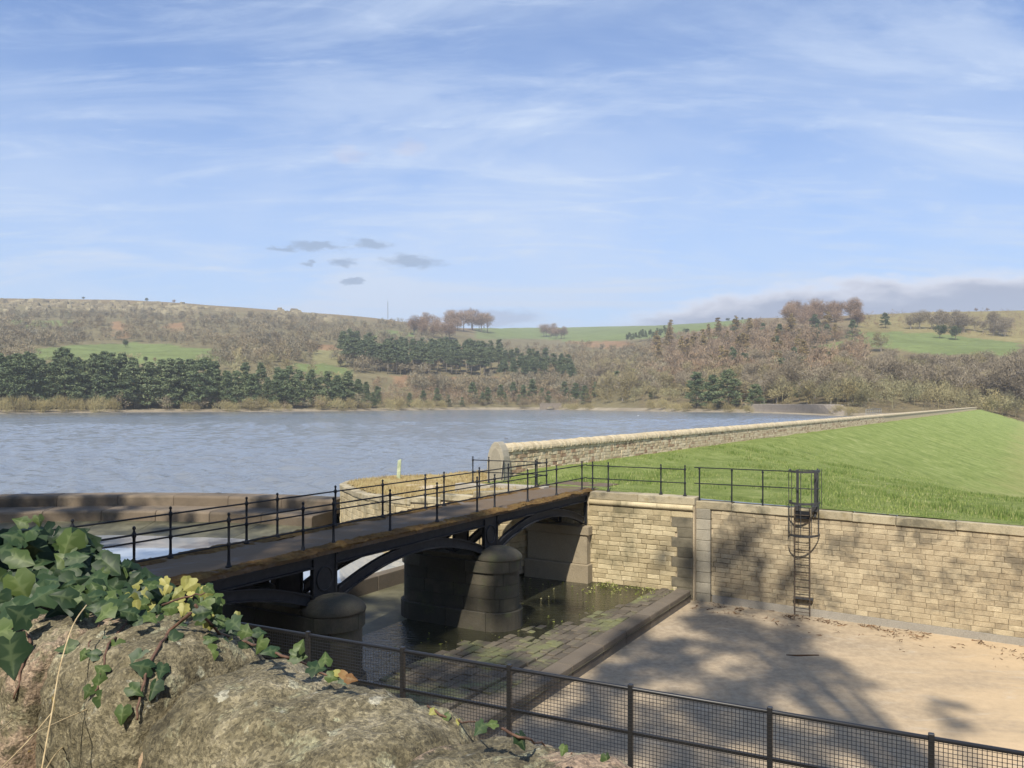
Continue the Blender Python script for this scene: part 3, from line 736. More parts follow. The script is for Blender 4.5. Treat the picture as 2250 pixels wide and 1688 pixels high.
wp = []
rw_ = random.Random(90)
for k in range(170):
    a, b = rw_.uniform(-18.5, 7), 33.0 + 36 * rw_.random() ** 1.3; r_ = rw_.uniform(.12, .5)
    for j in range(int(90 * r_ / .3)): wp.append((a + rw_.gauss(0, r_), b + rw_.gauss(0, r_)))
wp = np.array([q_ for q_ in wp if q_[1] > 31.4]); wz = dam_z(wp[:, 0], wp[:, 1]) - .03; wt = wp[:, 0] + DAMK * np.maximum(0, wp[:, 1] - 33)
blades('rank_grass', np.stack([c30 * wt + s30 * wp[:, 1], -s30 * wt + c30 * wp[:, 1], wz], 1), M['rank'], 0.08, 0.26, 0.045, 'darker tussocks of rank grass scattered over the dam embankment', 'grass', seed=8)

# ------------------------------------------------------------------ spillway floors, basin and near bank
def fz(t): return -4.0 - 0.016 * (t + 9.75)
tg = np.linspace(-9.72, 45, 60); sg = np.linspace(7.5, 30.95, 40)
T_, S_ = np.meshgrid(tg, sg, indexing='ij')
V = np.stack([c30 * T_ + s30 * S_, -s30 * T_ + c30 * S_, fz(T_)], -1).reshape(-1, 3)
ni, nj = T_.shape; I, J = np.meshgrid(np.arange(ni - 1), np.arange(nj - 1), indexing='ij'); a_ = (I * nj + J).ravel()
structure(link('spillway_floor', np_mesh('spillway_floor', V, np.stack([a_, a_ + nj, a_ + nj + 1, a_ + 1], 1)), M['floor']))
mb = MB()
def q(mb, P4): mb.add(P4, [(0, 1, 2, 3)])
def apz(t): return float(np.interp(t, [-19.9, -13.2, -9.75], [-3.52, -3.92, -3.74]))
for a, b in ((-19.9, -13.2), (-13.2, -9.72)):
    q(mb, [L(a, 6, apz(a)), L(b, 6, apz(b)), L(b, 31, apz(b)), L(a, 31, apz(a))])
structure(mb.build('apron_bed', M['bed']))
mb = MB(); q(mb, [L(-60, 2, -3.08), L(-20.0, 2, -3.08), L(-20.0, 32, -3.08), L(-60, 32, -3.08)])
q(mb, [L(-60, 32, -3.08), L(-20.0, 32, -3.08), L(-20, 55, -3.08), L(-60, 55, -3.08)])
structure(mb.build('basin_bed', M['bed']))
# still water in the basin behind the upstream sill, and the shallow film under the bridge
mb = MB(); edge = []
for k in range(60):
    s_ = 4 + k * 0.55; edge.append((-20.25, s_))
far_edge = [(x + random.uniform(-.3, .3), y - 5.6 + 0.35 * math.sin(x * 1.3) + random.uniform(-.2, .2)) for x, y in resample(spline(weir_line, 10), 0.7) if x > -60 and x < -8.9]
pw = [L(t, s, 0)[:2] for t, s in ((-60, 6), (-20.25, 6), (-20.25, 29.5))] + list(reversed(far_edge))
me = bpy.data.meshes.new('basin_water'); me.from_pydata([(x, y, -2.985) for x, y in pw], [], [tuple(range(len(pw)))])
structure(link('basin_water', me, M['pool']))
mb = MB(); q(mb, [L(-19.55, 6, -3.70), L(-9.78, 6, -3.70), L(-9.78, 31, -3.70), L(-19.55, 31, -3.70)])
structure(mb.build('shallow_water', M['shallow']))
# near bank carrying the boundary wall, dropping to the channel
tg = np.linspace(-60, 45, 80); sg = np.linspace(-25, 7.45, 50)
T_, S_ = np.meshgrid(tg, sg, indexing='ij')
Z_ = np.interp(S_, [-25, 0.5, 3.0, 7.45], [2.6, 1.95, 1.0, -0.42])
V = np.stack([c30 * T_ + s30 * S_, -s30 * T_ + c30 * S_, Z_], -1).reshape(-1, 3)
ni, nj = T_.shape; I, J = np.meshgrid(np.arange(ni - 1), np.arange(nj - 1), indexing='ij'); a_ = (I * nj + J).ravel()
structure(link('near_bank', np_mesh('near_bank', V, np.stack([a_, a_ + nj, a_ + nj + 1, a_ + 1], 1)), M['dry_top']))
nw = Loc('near_channel_wall', 'stone side wall of the spillway below the mesh fence', 'wall', (10, 7.6, -4.2))
mb = MB(); mb.box(-60, 45, 7.45, 7.9, -5.2, -0.62); nw.part('wall_face', mb, M['wall_stone'])
mb = MB(); mb.box(-60, 45, 7.4, 8.0, -0.62, -0.40); nw.part('coping', mb, M['cap_stone'], bevel=0.02)

# ================================================================== masonry
def unit_block(seed, rough=0.3, nx=5, nz_=4, margin=0.06):
    rd = random.Random(seed); V = []; F = []
    xs = [-.5] + [-.5 + margin + (1 - 2 * margin) * i / (nx - 3) for i in range(nx - 2)] + [.5]
    zs = [-.5] + [-.5 + margin * 1.6 + (1 - 3.2 * margin) * i / (nz_ - 3) for i in range(nz_ - 2)] + [.5]
    for j, z in enumerate(zs):
        for i, x in enumerate(xs):
            inner = 0 < i < nx - 1 and 0 < j < nz_ - 1
            y = -.5 - (rd.uniform(.25, 1.0) * rough if inner else 0)
            V.append((x + (rd.uniform(-.03, .03) if inner else 0), y, z + (rd.uniform(-.06, .06) if inner else 0)))
    for j in range(nz_ - 1):
        for i in range(nx - 1): F.append((j * nx + i, j * nx + i + 1, (j + 1) * nx + i + 1, (j + 1) * nx + i))
    b = len(V); V += [(-.5, .5, -.5), (.5, .5, -.5), (.5, .5, .5), (-.5, .5, .5)]
    c0, c1, c2, c3 = 0, nx - 1, nx * nz_ - 1, nx * (nz_ - 1)
    bot = list(range(0, nx)); top = list(range(nx * (nz_ - 1), nx * nz_))
    F.append(tuple(reversed(bot)) + (b, b + 1)); F.append(tuple(top) + (b + 2, b + 3))
    F.append(tuple(reversed([j * nx for j in range(nz_)][::-1])) + (b + 3, b)); F.append(tuple([j * nx + nx - 1 for j in range(nz_)][::-1]) + (b + 1, b + 2))
    F.append((b + 1, b, b + 3, b + 2))
    return V, F
ROCK = [unit_block(i, 0.20, margin=0.05) for i in range(8)]
FLUSH = [unit_block(80 + i, 0.11, margin=0.04) for i in range(8)]
SMOOTHB = [unit_block(50 + i, 0.05) for i in range(4)]
def masonry(parent, org, rotz, blocks, mat, name='stone', limit=300, kinds=ROCK, matname=''):
    """blocks: (x, y, z, rz, w, d, h, tilt) with y the front plane; the nearest become parts, the rest one part"""
    meshes = []
    for i, (V, F) in enumerate(kinds):
        m_ = bpy.data.meshes.new(name); m_.from_pydata(V, [], F); m_.materials.append(mat); meshes.append(m_)
    cr, sr = math.cos(rotz), math.sin(rotz)
    def dist(b): return math.hypot(cr * b[0] - sr * b[1], sr * b[0] + cr * b[1])
    blocks = sorted(blocks, key=dist)
    rd = random.Random(len(blocks)); RV, RF = [], []
    for i, (x, y, z, rz, w, d, h, tl) in enumerate(blocks):
        k = rd.randrange(len(kinds)); cx, sx = math.cos(rz), math.sin(rz)
        # centre lies half a depth behind the front plane
        px_, py_ = x - sx * (-0.0) , y
        ox, oy = x - sx * d * 0.5, y + cx * d * 0.5
        if i < limit:
            link(name, meshes[k], None, parent, (ox - org[0], oy - org[1], z - org[2]), (0, tl, rz), (w, d, h))
        else:
            b = len(RV)
            for (vx, vy, vz) in kinds[k][0]:
                vx *= w; vy *= d; vz *= h
                vz -= vx * math.tan(tl)
                RV.append((ox + cx * vx - sx * vy - org[0], oy + sx * vx + cx * vy - org[1], z + vz - org[2]))
            RF += [tuple(i_ + b for i_ in f) for f in kinds[k][1]]
    if RV:
        m_ = bpy.data.meshes.new(name + 's'); m_.from_pydata(RV, [], RF)
        tag(link(name + 's', m_, mat, parent), kind='stuff')
def courses(x0, x1, zs, wmin, wmax, rd, y, d=0.16, rz=0.0, gap=0.012, zoff=lambda x: 0.0, tilt=0.0, skip=None):
    out = []
    for z0, z1 in zs:
        x = x0 - rd.uniform(0, wmax)
        while x < x1:
            w = rd.uniform(wmin, wmax); a, b = max(x, x0), min(x + w, x1)
            if b - a > 0.08 and not (skip and skip((a + b) / 2, (z0 + z1) / 2)):
                out.append(((a + b) / 2, y - rd.uniform(0, 0.012), (z0 + z1) / 2 + zoff((a + b) / 2), rz, b - a - gap, d, z1 - z0 - gap, tilt))
            x += w
    return out

# ------------------------------------------------------------------ long lit retaining wall on the far side of the spillway
FACE = 30.9
zo = lambda t: -0.020 * (t + 10)
rw = Loc('retaining_wall', 'long pale sandstone wall lining the far side of the spillway', 'wall', (-4, FACE, -4.1))
mb = MB(); mb.hexa([(-9.05, FACE + .03, -5), (40, FACE + .03, -5.6), (40, FACE + .6, -5.6), (-9.05, FACE + .6, -5), (-9.05, FACE + .03, -.45), (40, FACE + .03, -.45 + zo(40)), (40, FACE + .6, -.45 + zo(40)), (-9.05, FACE + .6, -.45)])
rw.part('mortar', mb, M['mortar'])
rd = random.Random(5)
zs = [(-3.72 + i * 0.1816, -3.72 + (i + 1) * 0.1816) for i in range(18)]
masonry(rw.o, rw.b, ROT, courses(-9.05, 5.0, zs, 0.36, 0.62, rd, FACE, zoff=zo, tilt=0.020, gap=0.007), M['wall_stone'], kinds=FLUSH)
mb = MB()
mb.hexa([(-9.0, FACE - .10, -5), (40, FACE - .10, -5.6), (40, FACE + .1, -5.6), (-9.0, FACE + .1, -5), (-9.0, FACE - .06, -3.74), (40, FACE - .06, -3.74 + zo(40)), (40, FACE + .1, -3.72 + zo(40)), (-9.0, FACE + .1, -3.72)])
rw.part('plinth', mb, M['plinth'])
x = -9.65
while x < 9:
    w = rd.uniform(1.3, 2.2); mb = MB(); zl = -0.16 + zo(x) + rd.uniform(-.012, .012); zr = -0.16 + zo(x + w) + rd.uniform(-.012, .012)
    y0 = FACE - .07 - rd.uniform(0, .02)
    mb.hexa([(x, y0, zl - .29), (x + w - .012, y0, zr - .29), (x + w - .012, FACE + .5, zr - .29), (x, FACE + .5, zl - .29), (x, y0, zl), (x + w - .012, y0, zr), (x + w - .012, FACE + .5, zr), (x, FACE + .5, zl)])
    rw.part('coping_stone', mb, M['cap_stone'], bevel=0.018, rough=0.004); x += w

# ------------------------------------------------------------------ abutment of the bridge with quoins, roll moulding and pilaster
AF = 30.6
ab = Loc('bridge_abutment', 'stone abutment block at the far end of the footbridge with dark quoins', 'abutment', (-12, AF, -3.7))
mb = MB(); mb.box(-17.2, -9.62, AF + .03, 31.4, -5, -0.12); ab.part('mortar', mb, M['mortar'])
rd = random.Random(8)
qz = [(-3.9 + i * 0.385, -3.9 + (i + 1) * 0.385) for i in range(8)]
masonry(ab.o, ab.b, ROT, [b for i, (z0, z1) in enumerate(qz) for b in courses(-17.2, -9.68 - (0.85 if i % 2 else 0.62), [(z0, (z0 + z1) / 2), ((z0 + z1) / 2, z1)], 0.35, 0.78, rd, AF)], M['abut_stone'])
masonry(ab.o, ab.b, ROT, [(-9.68 - wq / 2, AF - .025, (z0 + z1) / 2, 0, wq - .014, .2, z1 - z0 - .014, 0) for i, (z0, z1) in enumerate(qz) for wq in ((0.84 if i % 2 else 0.61),)], M['dark_stone'], name='quoin', kinds=SMOOTHB)
masonry(ab.o, ab.b, ROT, courses(-14.05, -9.68, [(-0.82, -0.57)], 0.7, 1.3, rd, AF - .01), M['abut_stone'], name='ashlar_block', kinds=SMOOTHB)
x = -14.0
for w in (1.4, 1.5, 1.45):
    prof = [(AF + .1, -.57)] + [(AF + .02 - .13 * math.sin(a), -.45 - .12 * math.cos(a)) for a in np.linspace(0, math.pi, 9)] + [(AF + .1, -.33)]
    mb = MB(); n_ = len(prof); V = [(xx, y, z) for xx in (x, x + w - .01) for y, z in prof]
    mb.add(V, [tuple(range(n_))[::-1], tuple(range(n_, 2 * n_))] + [(i, (i + 1) % n_, n_ + (i + 1) % n_, n_ + i) for i in range(n_)])
    ab.part('roll_moulding', mb, M['abut_stone'], sm=False); x += w
x = -14.0
for w in (2.1, 2.3):
    mb = MB(); mb.box(x, x + w - .012, AF - .02, 31.3, -.33, -.035); ab.part('cap_slab', mb, M['cap_stone'], bevel=.02, rough=.006); x += w
# pilaster between abutment and wall: nine squared blocks
for i in range(9):
    mb = MB(); z0 = -4.1 + i * .405; mb.box(-9.62, -9.07, FACE - .09 - .006 * (i % 2), FACE + .3, z0, z0 + .395); ab.part('pilaster_block', mb, M['grey_stone'], bevel=.015)
# bearing pedestal of the arch ribs
pd = Loc('bearing_pedestal', 'pale stone pedestal under the last arch of the footbridge', 'pedestal', (-15.3, 30.3, -3.7))
mb = MB(); mb.box(-16.75, -13.86, 30.16, AF - .01, -1.78, -1.42); pd.part('springer_block', mb, M['pedestal'], bevel=.02)
mb = MB(); mb.box(-16.7, -13.95, 30.22, AF - .01, -2.95, -1.785); pd.part('shaft', mb, M['pedestal'], bevel=.015)
mb = MB(); mb.box(-16.8, -13.86, 30.10, AF - .01, -4.1, -2.955); pd.part('plinth', mb, M['pedestal'], bevel=.03)
# stone slab where the bridge lands
mb = MB(); 
for i, (a, b) in enumerate(((31.25, 32.4), (32.42, 33.7))): mb.box(-16.8, -14.0, a, b, -.1, .012 + .004 * i)
structure(mb.build('landing_slab', M['deck'], None, (0, 0, 0), rot=(0, 0, ROT)))

# ------------------------------------------------------------------ curved wing wall beside the weir
front = [(0.9, 35.0), (0.0, 34.1), (-1.39, 33.5), (-2.35, 33.8), (-4.5, 34.9), (-6.5, 37.0), (-8.0, 40.0), (-8.9, 42.6), (-8.6, 44.8), (-7.0, 46.6)]
wf = resample(spline(front, 8), 0.5)
def wing_top(x): return float(np.interp(x, [-9, -4, -1, 1], [-0.62, -0.5, -0.12, -0.03]))
ww = thing('wing_wall', 'curved stone wing wall topped with dry grass between bridge and reservoir', 'wall', (-5, 36, -3))
back = [(-3, 46.5), (0.4, 43.2), (0.4, 41), (1.4, 38)]
ins = []
for i, p in enumerate(wf):
    d = wf[min(i + 1, len(wf) - 1)] - wf[max(i - 1, 0)]; d /= np.linalg.norm(d); nrm = np.array((-d[1], d[0]))     # to the outside? fixed below
    if np.dot(nrm, p - np.array((-1.5, 41))) < 0: nrm = -nrm
    ins.append((p, nrm, d))
core = [tuple(p - n_ * .03) for p, n_, d in ins] + back
mb = MB(); mb.prism(core, -3.6, 0, top=lambda x, y: wing_top(x) - .12); mb.build('mortar', M['mortar'], ww, (-5, 36, -3))
bl = []; rd = random.Random(21)
cum = np.concatenate([[0], np.cumsum(np.linalg.norm(np.diff(wf, axis=0), axis=1))])
for ci in range(11):
    z0 = -3.3 + ci * .27; u_ = -rd.uniform(0, .6)
    while u_ < cum[-1]:
        w = rd.uniform(.45, .8); mid_ = u_ + w / 2
        if 0.2 < mid_ < cum[-1] - .2:
            k = int(np.clip(np.searchsorted(cum, mid_), 1, len(wf) - 1)); f_ = (mid_ - cum[k - 1]) / (cum[k] - cum[k - 1])
            p = wf[k - 1] * (1 - f_) + wf[k] * f_; n_ = ins[k][1]; zt = min(z0 + .27, wing_top(p[0]) - .20)
            if zt - z0 > .08:
                rz = math.atan2(n_[1], n_[0]) + math.pi / 2
                bl.append((p[0], p[1], (z0 + zt) / 2, rz, w - .012, .16, zt - z0 - .012, 0))
        u_ += w
masonry(ww, (-5, 36, -3), 0, bl, M['abut_stone'])
k = 0
while k < len(wf) - 3:
    st_ = rd.choice((2, 3)); seg = ins[k:k + st_ + 1]; mb = MB()
    pl = [tuple(p + n_ * .06) for p, n_, d in seg] + [tuple(p - n_ * .45) for p, n_, d in reversed(seg)]
    zt = wing_top(seg[0][0][0]) + rd.uniform(-.02, .03); mb.prism(pl, zt - .24, zt); mb.build('cope_stone', M['cap_stone'], ww, (-5, 36, -3), bevel=.02, rough=.008); k += st_
# turf on top
gx = np.linspace(-9.5, 1.5, 45); gy = np.linspace(33, 47, 55)
Vt = []; ids = {}; Ft = []
poly_in = [tuple(p - n_ * .30) for p, n_, d in ins] + back
for i, x in enumerate(gx):
    for j, y in enumerate(gy):
        if inpoly(np.array(x), np.array(y), poly_in):
            ids[i, j] = len(Vt); Vt.append((x, y, wing_top(x) + .02 + .09 * fbm(x, y, 0, .9) - (-5 and 0)))
for (i, j) in list(ids):
    if all(kk in ids for kk in ((i + 1, j), (i, j + 1), (i + 1, j + 1))): Ft.append((ids[i, j], ids[i + 1, j], ids[i + 1, j + 1], ids[i, j + 1]))
me = bpy.data.meshes.new('turf'); me.from_pydata([(x + 5, y - 36, z + 3) for x, y, z in Vt], [], Ft); smooth(me); link('turf', me, M['dry_top'], ww)
pts = []
while len(pts) < 9000:
    x, y = random.uniform(-9, 1), random.uniform(33.5, 46.5)
    if inpoly(np.array(x), np.array(y), poly_in) and fbm(x, y, 4, .7) > -.25: pts.append((x, y, wing_top(x)))
blades('dry_grass', pts, M['dryblade'], .04, .20, .03, 'dry straw-coloured grass on top of the wing wall', 'grass', seed=5)
# low stone steps beside the landing
sb = thing('stone_step', 'low grey stone step on the wing wall beside the bridge landing', 'step', (-1.6, 35.6, -.1), ROT)
MB().box(-.9, .9, -.25, .25, -.2, .17).build('step_block', M['plinth'], sb, bevel=.015)
sb = thing('stone_kerb', 'long grey kerb stone running into the bridge landing', 'kerb', (0.15, 35.2, -.05), ROT + R(90))
MB().box(-.25, .25, -1.5, 1.1, -.2, .12).build('kerb_block', M['plinth'], sb, bevel=.015)

# ------------------------------------------------------------------ weir: stepped curved crest
wr = thing('weir', 'curved stepped stone weir holding back the reservoir', 'weir', (-20.9, 46.5, -3))
nrm = []
for i in range(len(wl)):
    d = wl[min(i + 1, len(wl) - 1)] - wl[max(i - 1, 0)]; d /= np.linalg.norm(d); nrm.append(np.array((d[1], -d[0])))
def weir_piece(name, i, prof, gap, mat):
    a, b = wl[i], wl[i + 1]; d = (b - a) / np.linalg.norm(b - a)
    mb = MB(); mb.sweep([((*(a + d * gap), 0), nrm[i]), ((*(b - d * gap), 0), nrm[i + 1])], prof)
    mb.build(name, mat, wr, (-20.9, 46.5, -3), bevel=.03)
for i in range(len(wl) - 1):
    j = random.uniform(-.008, .008)
    weir_piece('crest_stone', i, [(-.35, -2.3), (1.25, -2.3), (1.22, -1.62), (1.1, -1.52 + j), (0, -1.49 + j), (-.35, -1.62)], .004, M['weir_stone'])
    weir_piece('step_stone', i, [(1.0, -2.75), (3.2, -2.75), (3.17, -2.2), (3.05, -2.11 + j), (1.26, -2.07)], .010, M['weir_stone'])
    weir_piece('apron_slab', i, [(2.8, -3.4), (6.6, -3.4), (6.4, -3.06), (4.6, -2.86), (2.8, -2.58)], .004, M['bed'])

# ------------------------------------------------------------------ sills and setts between bridge and lower floor
us = Loc('upstream_sill', 'low stone sill above the bridge piers across the channel', 'sill', (-20, 18, -3.5))
s_ = 7.6
while s_ < 30.9:
    w = min(random.uniform(1.6, 2.2), 30.95 - s_); mb = MB(); mb.box(-20.35, -19.9, s_, s_ + w - .012, -3.9, -2.955 + random.uniform(-.006, .006)); us.part('sill_stone', mb, M['kerb_stone'], bevel=.02); s_ += w
dsill = Loc('drop_sill', 'long dark stone kerb at the step down to the lower spillway floor', 'sill', (-10, 18, -4))
s_ = 7.6
while s_ < 30.5:
    w = min(random.uniform(1.5, 2.3), 30.55 - s_); mb = MB(); mb.box(-10.3, -9.75, s_, s_ + w - .012, -4.6, -3.57 + random.uniform(-.008, .008)); dsill.part('kerb_stone', mb, M['kerb_stone'], bevel=.022, rough=.004); s_ += w
st = Loc('sett_paving', 'rows of worn mossy stone setts in the shallow water below the bridge', 'paving', (-12, 18, -3.7))
rd = random.Random(3); rows_ = []
sm_ = []
for k in range(4):
    mb = MB(); mb.box(-.5, .5, -.5, .5, -.5, .5); m_ = mb.mesh('sett', bevel=.05, rough=.02); m_.materials.append(M['sett_stone']); sm_.append(m_)
cnt = 0; allset = []
for r_ in range(32):
    t0 = -10.34 - r_ * .292; s_ = 8 + rd.uniform(0, .8)
    zt = float(np.interp(t0, [-19.5, -15.5, -13.3, -11.6, -10.3], [-3.69, -3.725, -3.745, -3.70, -3.60]))
    while s_ < 30.3:
        w = rd.uniform(.46, .72); zs_ = 0 if t0 > -10.8 else (-.02 if t0 < -13.7 else 1) * float(np.interp(s_, [14, 20, 23, 27, 30.5], [.085, .07, .01, -.025, -.04])) - (.03 if t0 < -13.7 else 0)
        allset.append((t0 - .14, s_ + w / 2, zt + zs_ + rd.gauss(0, .013) - .15, .258, w - .055, .3)); s_ += w
def pier_hit(t, s): return (abs(s - 23.05) < .95 or abs(s - 15.2) < .95) and -17.6 < t < -13.0
allset = [a for a in allset if not pier_hit(a[0], a[1])]
allset.sort(key=lambda a: -a[0] * 1.0 - (0 if a[1] > 14 else -50))
vis = [a for a in allset if a[1] > 14.5][:300]; visset = set(vis)
for a in vis: st.put('sett', rd.choice(sm_), None, a[:3], 0, a[3:])
mb = MB()
for a in allset:
    if a not in visset: mb.box(a[0] - a[3] / 2, a[0] + a[3] / 2, a[1] - a[4] / 2, a[1] + a[4] / 2, a[2] - .15, a[2] + .15)
tag(st.part('setts', mb, M['sett_stone']), kind='stuff')

# ================================================================== dam parapet wall
PT = -19.35                      # downstream face
pw_ = Loc('parapet_wall', 'long pale stone parapet wall along the crest of the dam', 'wall', (PT, 33, 0)); pw_.o.rotation_euler = (0, 0, ROT - R(2.3))
HT = 1.30
S0, S1 = 33.0, 436.0
mb = MB(); mb.box(-19.85, PT - .03, S0, S1, -2.6, HT); pw_.part('mortar', mb, M['parapet_mortar'])
rd = random.Random(31)
ch = (HT + .3) / 9.0
bl = []
for ci in range(9):
    z0 = -.3 + ci * ch; s_ = S0 - rd.uniform(0, .4)
    while s_ < 150:
        w = rd.uniform(.22, .58) * (1 + max(0, s_ - 60) / 60)
        a, b = max(s_, S0), s_ + w
        if b - a > .06: bl.append((PT + rd.uniform(-.006, .018), (a + b) / 2, z0 + ch / 2, R(90), b - a - .014, .14, ch - .014, 0))
        s_ += w
masonry(pw_.o, pw_.b, ROT, bl, M['parapet_stone'])
# saddle-back coping of stones set on edge
def cope_prof(h=.0):
    return [(-.33, 0), (.33, 0)] + [(.33 * math.cos(a), .10 + .27 * math.sin(a)) for a in np.linspace(0, math.pi, 9)]
cms = []
for k in range(5):
    mb = MB(); pr = cope_prof(); mb.sweep([((0, -.5, 0), (1, 0)), ((0, .5, 0), (1, 0))], pr); m_ = mb.mesh('cope_stone', bevel=0.0, rough=.012); m_.materials.append(M['parapet_cope']); cms.append(m_)
s_ = S0; n_ = 0; mb = MB()
pr = cope_prof()
while s_ < 150:
    w = rd.uniform(.16, .27) * (1 + max(0, s_ - 70) / 60)
    if n_ < 260:
        o = pw_.put('cope_stone', rd.choice(cms), None, (-19.6, s_ + w / 2, HT + rd.uniform(-.012, .012)), 0, (rd.uniform(.97, 1.05), w - .012, rd.uniform(.94, 1.06)))
    else:
        dz_ = rd.uniform(-.02, .02); mb.sweep([((-19.6, s_, HT + dz_), (1, 0)), ((-19.6, s_ + w - .02, HT + dz_), (1, 0))], pr)
    s_ += w; n_ += 1
tag(pw_.part('cope_stones', mb, M['parapet_cope']), kind='stuff')
mb = MB(); mb.sweep([((-19.6, 150, HT), (1, 0)), ((-19.6, S1, HT), (1, 0))], pr); pw_.part('coping', mb, M['parapet_cope'])
# pointed end pier
ep = Loc('wall_end_pier', 'grey pointed stone pier ending the parapet wall', 'pier', (-19.6, 32.6, 0))
arch = [(-.46, -.4), (.46, -.4), (.46, .75), (.43, 1.10), (.35, 1.40), (.22, 1.64), (.08, 1.78), (-.08, 1.78), (-.22, 1.64), (-.35, 1.40), (-.43, 1.10), (-.46, .75)]
mb = MB(); V = [(-19.6 + a, y, z) for y in (32.42, 33.0) for a, z in arch]; n_ = len(arch)
mb.add(V, [tuple(range(n_))[::-1], tuple(range(n_, 2 * n_))] + [(i, (i + 1) % n_, n_ + (i + 1) % n_, n_ + i) for i in range(n_)])
pbk = ep.part('pier_block', mb, M['grey_stone'], bevel=.015)
mb = MB(); ar2 = [(-19.6 + a * .62, 32.395 if k == 0 else 32.425, .1 + z * .78) for k in (0, 1) for a, z in arch]
mb.add(ar2, [tuple(range(n_))[::-1], tuple(range(n_, 2 * n_))] + [(i, (i + 1) % n_, n_ + (i + 1) % n_, n_ + i) for i in range(n_)])
ep.part('raised_panel', mb, M['grey_stone'], bevel=.006, parent=pbk)
mb = MB(); mb.tube([(-18.95, 31.9, .1), (-19.1, 32.25, .62), (-19.12, 32.38, .95)], .03, 6); ep.part('stay_bar', mb, M['iron'])

# ================================================================== footbridge
NT, FT = -14.05, -16.6            # near and far edges of the deck
br = Loc('footbridge', 'dark iron arched footbridge with a mossy stone deck crossing the spillway', 'bridge', (-15.3, 19, -1.3))
# deck slab with crumbled edges
ns, ntt = 330, 16
sv = np.linspace(5.5, 31.25, ns); V = []; F = []
for i, s_ in enumerate(sv):
    for j in range(ntt + 1):
        f = j / ntt; t = FT + (NT - FT) * f
        e = .035 * fbm(s_, f * 3, 2.0, 6.0) if j in (0, ntt) else 0
        V.append((t + e, s_ + (0), .012 * fbm(t, s_, 0, 2.0) - (.02 if j in (0, ntt) else 0)))
    for j in (ntt, 0):
        f = j / ntt; t = FT + (NT - FT) * f; sg_ = 1 if j == ntt else -1
        V.append((t + .04 * fbm(s_, 7 + f, 1.0, 7.0) + sg_ * .01, s_, -.075 + .02 * fbm(s_, 3, f, 8)))
        V.append((t + .03 * fbm(s_, 9 + f, 5.0, 5.0) - sg_ * .01, s_, -.150))
row = ntt + 5
for i in range(ns - 1):
    a = i * row; b = a + row
    for j in range(ntt): F.append((a + j, b + j, b + j + 1, a + j + 1))
    for c0, c1 in ((ntt, ntt + 1), (ntt + 1, ntt + 2)): F.append((a + c0, b + c0, b + c1, a + c1))
    for c0, c1 in ((0, ntt + 3), (ntt + 3, ntt + 4)): F.append((a + c0, a + c1, b + c1, b + c0))
    F.append((a + ntt + 2, b + ntt + 2, b + ntt + 4, a + ntt + 4))
mb = MB(); mb.add(V, F); br.part('deck', mb, M['deck'])
# moss along both edges
for tb, wd in ((NT - .15, .27), (FT + .2, .36)):
    V = []; F = []; m_ = 9
    for i, s_ in enumerate(sv):
        lump = .5 + .9 * fbm(s_, tb, 3, 1.1) + .5 * fbm(s_, tb, 8, 5.0)
        for j in range(m_):
            f = (j / (m_ - 1) - .5) * 2
            wv = wd * (1.0 + .55 * fbm(s_, j, tb, .8)); h = max(0, 1 - f * f) * .075 * max(.0, lump) + .026 * fbm(s_ * 9, f * 3, tb, 1.0) + .02 * fbm(s_ * 3, f * 2, tb, 1.0)
            V.append((tb + f * wv, s_, h - .006 - .02 * abs(f) ** 4))
        if i:
            a = (i - 1) * m_; b = i * m_
            for j in range(m_ - 1): F.append((a + j, b + j, b + j + 1, a + j + 1))
    mb = MB(); mb.add(V, F); tag(br.part('moss', mb, M['moss']), kind='stuff')
# iron beams and ribs, span by span
PIERS = [-.6, 7.3, 15.2, 23.05, 30.9]
def arc(s0, s1, zs_, zc_, n=26):
    h = (s1 - s0) / 2; r_ = (h * h + (zc_ - zs_) ** 2) / (2 * (zc_ - zs_)); cz = zc_ - r_; m0 = (s0 + s1) / 2
    return [(s, cz + math.sqrt(max(0, r_ * r_ - (s - m0) ** 2))) for s in np.linspace(s0, s1, n)]
def band(mb, path, t0, t1, d0, d1):
    V = []; F = []
    for s, z in path:
        V += [(t0, s, z + d0), (t1, s, z + d0), (t1, s, z + d1), (t0, s, z + d1)]
    for i in range(len(path) - 1):
        a = 4 * i
        for k in range(4): F.append((a + k, a + (k + 1) % 4, a + 4 + (k + 1) % 4, a + 4 + k))
    e = 4 * (len(path) - 1); F += [(3, 2, 1, 0), (e, e + 1, e + 2, e + 3)]
    mb.add(V, F)
RIBS = [(-14.14, True), (-15.3, False), (-16.5, True)]
for k in range(1, 4):
    a, b = PIERS[k], PIERS[k + 1]
    e0 = .50; e1 = .50 if k < 3 else .62
    for tr, outer in RIBS:
        pa = arc(a + e0, b - e1, -1.34, -.68)
        mb = MB()
        band(mb, pa, tr - .015, tr + .015, .03, .25); band(mb, pa, tr - .09, tr + .09, .0, .035); band(mb, pa, tr - .07, tr + .07, .25, .285)
        br.part('arch_rib', mb, M['iron'])
        mb = MB()
        mb.box(tr - .015, tr + .015, a + .40, b - .40, -.394, -.187); bm_ = br.part('beam', mb, M['iron'])
        for z0_, z1_, hw in ((-.43, -.395, .09), (-.186, -.153, .10)):
            mb = MB(); mb.box(tr - hw, tr + hw, a + .40, b - .40, z0_, z1_); br.part('flange', mb, M['iron'], parent=bm_)
    mb = MB()
    for s_ in np.linspace(a + 1.2, b - 1.2, 6): mb.box(-16.48, -14.16, s_ - .04, s_ + .04, -.36, -.20)
    br.part('cross_girder', mb, M['iron'])
    mb = MB(); mb.box(-16.5, -14.2, a, b, -.165, -.154); br.part('deck_plate', mb, M['iron'])
